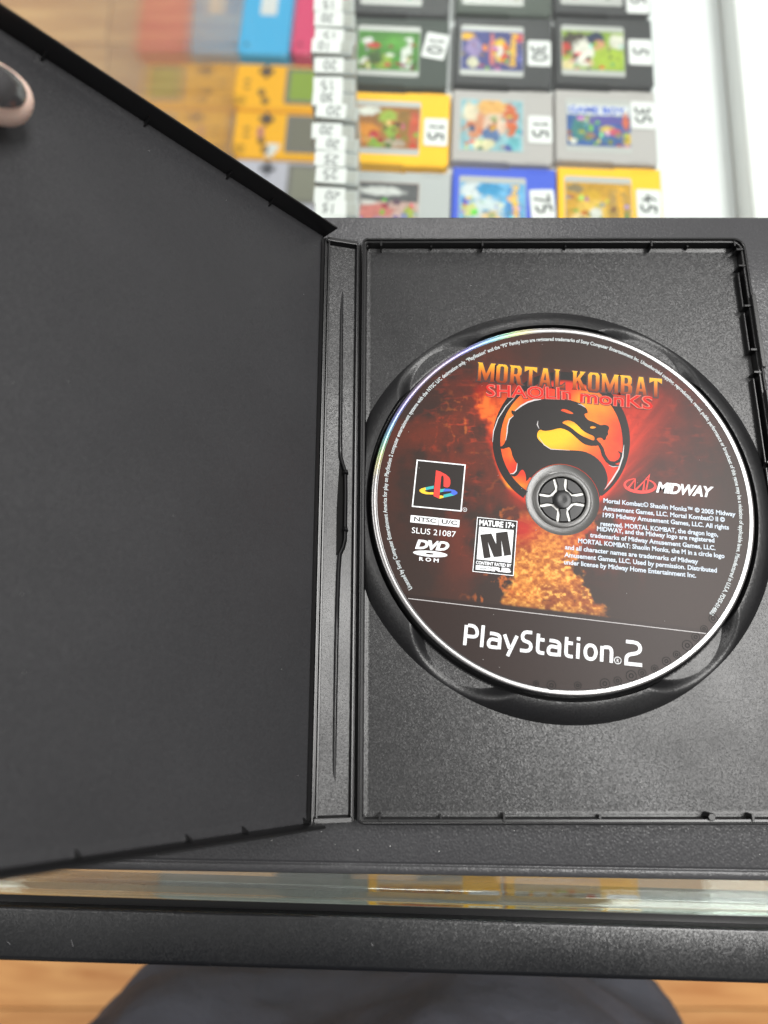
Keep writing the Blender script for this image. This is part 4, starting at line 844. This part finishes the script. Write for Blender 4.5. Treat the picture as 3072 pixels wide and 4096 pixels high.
# upright sleeves with price stickers
sleeve_m = mat('clear_sleeve', (.80, .83, .82), .22, .5, trans=.45, ior=1.3)
marker2 = mat('faded_marker', lin(84, 86, 90), .6, .2)
core_m = mat('sleeve_core', lin(168, 168, 162), .5, .4, var=(90, .3))
nums = ['15', '20', '15', '10', '20', '15', '30', '20', '20', '20', '25', '25', '20', '15']
ords = 'first second third fourth fifth sixth seventh eighth ninth tenth eleventh twelfth thirteenth fourteenth fifteenth'.split()
random.seed(11); N_ = 15
for i in range(N_):
    yy = -18+i*34.5; xx = 683+random.uniform(-7, 6)+ (4 if i > 10 else 0)
    p = px_at(xx, yy, -133); num = nums[i % len(nums)]
    e = thing('plastic_sleeve', (p[0]+12, p[1], -172.8), '%s clear sleeve from the mat edge, its upside-down sticker marked %s' % (ords[N_-1-i], num), 'sleeve', GR+R(random.uniform(-3, 3)), 'row of stickered sleeves')
    e.rotation_euler[0] = R(random.uniform(5, 12)); W_ = 12.2
    obj('sleeve_body', MB().prism(rrect(-W_, W_, -4.5, 4.5, .8, 3), 0, 38, .5), sleeve_m, e)
    obj('cartridge_edge', MB().prism(rrect(-W_+15, W_-1.5, -3.2, 3.2, .5, 2), 38.05, 38.5, .1), core_m, e)
    st_ = obj('price_sticker', MB().prism(rrect(-W_-.4, -W_+17.2, -4.7, 4.9, .7, 3), 38.6, 38.9), M['sticker'], e)
    obj('sticker_flap', MB().box(-W_-.55, -W_-.35, -4.6, 4.8, 22, 38.7), M['sticker'], st_)
    obj('price_number', price(num, random.uniform(4.8, 5.8), R(180+random.uniform(-10, 10)), -W_+random.uniform(7, 10), random.uniform(-.6, .6), 39.0, .85), marker2, st_)

# handheld consoles on the deck below
DZ = -635.4
def deck_thing(name, pc, zt, label, cat, rz=0.0, grp='handheld consoles on the deck'):
    p = px_at(pc[0], pc[1], zt); return thing(name, (p[0], p[1], DZ), label, cat, GR+rz, grp)
def clamshell(pc, rgb, label, stick):
    zt = DZ+23; t = deck_thing('folding_handheld', pc, zt, label, 'handheld console'); pm = mat('gloss_shell', lin(*rgb), .25, .5, coat=.3)
    obj('lower_shell', MB().prism(rrect(-37, 37, -66.5, 66.5, 9), 0, 10.5, 1.5), pm, t)
    lid_ = obj('upper_shell', MB().prism(rrect(-37, 37, -66.5, 66.5, 9), 11.0, 22, 2.5), pm, t)
    obj('hinge', MB().prism(rrect(-38.5, -37.1, -40, 40, .4, 2), 6, 16), mat('hinge_white', (.75, .78, .8), .3), t)
    obj('camera_lens', MB().lathe([(0.01, 22.2), (2.6, 22.2), (3.2, 21.9)], 20, (-24, -50)), M['hub'], lid_)
    if stick: obj('price_sticker', MB().prism(rrect(-10, 14, 4, 40, 2), 22.1, 22.4), M['sticker'], lid_)
    return t
def handheld(pc, rgb, lcd, label, stick=False):
    zt = DZ+25; t = deck_thing('handheld_console', pc, zt, label, 'handheld console'); pm = mat('handheld_shell', lin(*rgb), .35, .5)
    obj('shell', MB().prism(rrect(-64, 64, -39, 39, [5, 5, 16, 5]), 0, 24, 2.5), pm, t)
    sc = obj('screen_bezel', MB().prism(rrect(8, 58, -29, 33, 3), 24.1, 24.7, .2), mat('bezel', lin(120, 116, 112), .25), t)
    obj('screen', MB().prism(rrect(14, 56, -23, 27, 1), 24.75, 24.95), mat('lcd', lin(*lcd), .2, .5), sc)
    cr = [(-3, -10), (3, -10), (3, -3), (10, -3), (10, 3), (3, 3), (3, 10), (-3, 10), (-3, 3), (-10, 3), (-10, -3), (-3, -3)]
    obj('direction_pad', MB().prism([(x-20, y+24) for x, y in cr], 24.1, 27, .5), mat('pad_black', lin(58, 58, 66), .4), t)
    for x, y in ((-24, -12), (-18, -26)): obj('button', MB().lathe([(0.01, 27), (4.2, 27), (5.2, 26), (5.2, 23.9)], 20, (x, y)), mat('button_dark', lin(120, 92, 50), .35), t)
    for y in (-4, 8): obj('option_button', MB().prism(rrect(-50, -41, y-2, y+2, 1.9), 24.1, 25.6, .4), mat('rubber_grey', lin(150, 118, 50), .5), t)
    for i in range(4): obj('speaker_slot', MB().prism(rrect(-60+i*4, -58.6+i*4, -34, -18, .6, 2), 23.9, 24.2), M['hub'], t)
    if stick:
        obj('torn_sticker', MB().prism([(-16, -36), (-9, -38), (0, -24), (2, -16), (-14, -15), (-19, -22)], 24.1, 24.4), M['sticker'], t)
        obj('red_sticker', MB().prism(rrect(-31, -22, -6, 12, 2), 24.1, 24.4), mat('red_paper', lin(190, 120, 110), .5), t)
    return t
clamshell((576, 36), (66, 178, 232), 'glossy sky blue folding handheld with a white sticker, lying on the deck', True)
clamshell((690, 36), (226, 70, 116), 'glossy pink folding handheld beside the blue one, half hidden by stickered sleeves', False)
handheld((604, 186), (255, 182, 0), (140, 164, 60), 'orange-yellow handheld with a green screen, directly below the blue one')
handheld((604, 290), (255, 182, 0), (120, 116, 104), 'orange-yellow handheld with a grey screen and a torn white sticker', True)
handheld((606, 398), (196, 192, 206), (138, 136, 122), 'pale lavender handheld with a grey screen, nearest the raised lid')

# ------------------------------------------------------------------ person: dark clothes at the counter's edge and the hand holding the lid
per = thing('person', (-50, -310, -1000), 'person in dark grey clothes standing at the counter, thumb holding the lid open', 'person')
PO = (-50, -310, -1000)
def sell(cx, cy, z, a, b, e=2.4, n=40):
    out = []
    for t in np.linspace(0, 2*np.pi, n, endpoint=False):
        c, s = math.cos(t), math.sin(t); out.append((cx+a*np.sign(c)*abs(c)**(2/e), cy+b*np.sign(s)*abs(s)**(2/e), z))
    return out
cloth = mat('charcoal_cloth', lin(82, 83, 92), .85, .2, bump=[('noise', 22, .6, 8), ('noise', 900, .4, .3)], var=(10, .55))
bod = MB()
bod.loft([sell(-44, -318, z, a, b) for z, a, b in ((-470, 160, 70), (-430, 188, 98), (-360, 200, 114), (-290, 205, 121), (-220, 204, 122), (-150, 196, 114), (-60, 178, 102), (60, 165, 100), (170, 178, 105), (270, 185, 98), (330, 160, 80), (352, 90, 60))])
for sx in (-1, 1):
    bod.loft([sell(-50+sx*(92 if z > -900 else 105), -322 - (0 if z > -700 else 8), z, a, b, 2.1) for z, a, b in ((-940, 58, 66), (-800, 62, 66), (-640, 72, 76), (-520, 86, 92), (-400, 92, 104), (-330, 85, 100))])
bod.tube([(-215, -330, 300), (-285, -320, 180), (-330, -270, 40), (-320, -160, 40), (-285, -40, 62)], [62, 56, 50, 45, 36], 16)
o = obj('clothes', bod, cloth, per, PO, smooth=True)
rm_ = o.modifiers.new('r', 'REMESH'); rm_.mode = 'VOXEL'; rm_.voxel_size = .009; rm_.use_smooth_shade = True
s_ = o.modifiers.new('s', 'SMOOTH'); s_.iterations = 8; s_.factor = .6
for nm, sc_, sg_ in (('folds', .10, .05), ('wrinkles', .035, .012)):
    tx = bpy.data.textures.new(nm, 'CLOUDS'); tx.noise_scale = sc_; tx.noise_depth = 2
    dm = o.modifiers.new(nm, 'DISPLACE'); dm.texture = tx; dm.strength = sg_; dm.mid_level = .5
for sx in (-1, 1):
    sh_ = MB().loft([sell(-50+sx*108, -290+dy, z, a, b, 2.6, 28) for z, a, b, dy in ((-1000, 48, 138, 0), (-975, 50, 140, 0), (-950, 46, 120, -12), (-925, 48, 80, -45), (-905, 50, 58, -58))])
    obj('shoe', sh_, mat('shoe_black', lin(40, 40, 42), .6), per, PO, smooth=True)
# left hand: skinned chains (lid coordinates s, y, h -> place)
def chain_hand():
    V = []; E_ = []; Rd = []
    def add(p, r, par=None):
        V.append(tuple((np.array(cv(*p))-np.array(PO))/1000)); Rd.append(r/1000)
        if par is not None: E_.append((par, len(V)-1))
        return len(V)-1
    wr = add((205, 34, -6), 24); pm_ = add((185, 52, -6), 27, wr); kn = add((168, 66, -9), 26, pm_)
    t1 = add((172, 92, 2), 13, pm_); q1 = on_lid(-420, 225, 9.0); q2 = on_lid(-180, 315, 8.5); q3 = on_lid(0, 382, 7.6); q4_ = on_lid(118, 428, 6.0)
    t2 = add((*q1, 9.0), 9.5, t1); t3 = add((*q2, 8.5), 7.8, t2); t4 = add((*q3, 7.6), 7.0, t3); add((*q4_, 6.0), 5.3, t4)
    for j, (yo, ln) in enumerate(((90, 40), (70, 46), (50, 43), (31, 34))):
        a = add((158, 48+(yo-48)*.8, -11), 11, kn); b = add((150-ln*.25, yo, -13.5), 8.6, a); c = add((150-ln*.7, yo-2, -12), 8.0, b); add((150-ln*1.0, yo-3, -10.5), 6.8, c)
    fa = add((240, 0, -14), 27, wr); add((275, -35, -28), 32, fa)
    m = bpy.data.meshes.new('hand'); m.from_pydata(V, E_, []); bm = bmesh.new(); bm.from_mesh(m); bm.verts.layers.skin.new(); bm.to_mesh(m); bm.free()
    o = bpy.data.objects.new('hand', m); COL.objects.link(o); o.parent = per
    sk = o.modifiers.new('skin', 'SKIN'); sk.use_smooth_shade = True
    for i, d in enumerate(m.skin_vertices[0].data): d.radius = (Rd[i], Rd[i]); d.use_root = (i == 0)
    sb = o.modifiers.new('sub', 'SUBSURF'); sb.levels = sb.render_levels = 2
    return o
hand = chain_hand()
skin_m = mat('skin', lin(244, 210, 194), .45, .4, var=(60, .15), bump=('noise', 700, .25, .15))
sb_ = skin_m.node_tree.nodes['Principled BSDF'].inputs; sb_['Subsurface Weight'].default_value = .15; sb_['Subsurface Radius'].default_value = (.004, .0015, .0008)
hand.data.materials.append(skin_m)
nail = MB(); n0 = np.array(on_lid(10, 318, 14.0)); n1 = np.array(on_lid(104, 364, 12.0)); ax = (n1-n0)/np.linalg.norm(n1-n0); ay = np.array((-ax[1], ax[0])); rings = []
a_ = n1-ax*7.0
for r_ in np.linspace(0.02, 1, 16):
    rings.append([cv(*(a_+ax*math.cos(t)*r_*7.0+ay*math.sin(t)*r_*5.3), 15.2 - 3.0*(math.sin(t)*r_)**2 - (2.6 if math.cos(t) > 0 else .3)*(math.cos(t)*r_)**2 - .3*r_**4) for t in np.linspace(0, 2*math.pi, 64, endpoint=False)])
nail.loft(rings, cap=False)
obj('painted_nail', nail, mat('dark_nail_polish', lin(58, 57, 58), .14, .6, coat=.6), hand, PO, smooth=True)

# dust specks and lint lying on mat, tray and lid; scratches on the front frame
random.seed(23); dst = MB()
def speck(p, r): dst.tube([(p[0]-r, p[1], p[2]), (p[0], p[1]+r*random.uniform(-.8, .8), p[2]+r*.5), (p[0]+r, p[1]+r*.4, p[2])], [r*.3, r*.6, r*.25], 5)
for _ in range(26): speck((random.uniform(-60, 66), random.choice((random.uniform(72, 92), random.uniform(-92, -70))), ZF+.1), random.uniform(.06, .13))
for _ in range(12): speck(cv(random.uniform(4, 105), random.uniform(-88, 88), .25), random.uniform(.06, .12))
for _ in range(14): speck((random.uniform(-130, 60), random.uniform(-104, -97), -6.9), random.uniform(.12, .22))
for _ in range(22):
    t = random.uniform(0, 6.28); r = random.uniform(13, 57); speck((r*math.cos(t), r*math.sin(t), .16), random.uniform(.07, .13))
o = obj('dust', dst, mat('dust_lint', (.62, .62, .6), .9, .1), origin=(0, 0, 0)); tag(o, 'fine pale dust specks scattered over the case, disc and mat', 'dust', kind='stuff')
for i in range(5):
    x = random.uniform(-110, 110); y = random.uniform(3, 11); l = random.uniform(.8, 3.5); a = random.uniform(.3, 2.6)
    obj('scratch', MB().stroke([(x, y), (x+l*math.cos(a), y+l*math.sin(a)*.6)], .13, GT+.03), mat('scuffed_plastic', (.14, .14, .145), .6), bpy.data.objects['front_frame'])
# round marks printed near the rim, low on the disc
hm = mat('dim_ring_ink', lin(26, 24, 23), .4, .1)
for x, y, r in ((1285, 725, 1.3), (1222, 795, 1.0), (1165, 850, 1.2), (1108, 908, 1.5), (1035, 970, 1.0), (965, 1015, 1.2), (885, 1065, 1.0), (800, 1095, 1.1), (725, 1115, 1.5), (632, 1148, 1.1), (545, 1168, 1.4), (360, 1180, 1.0), (180, 1180, 1.3), (75, 1168, .8)):
    m_ = MB().stroke(circ(c7(x, y), r, 20), .22, Z1, True); m_.stroke(circ(c7(x, y), r*.4, 12), .3, Z1, True); pr_('rim_mark', m_, hm)
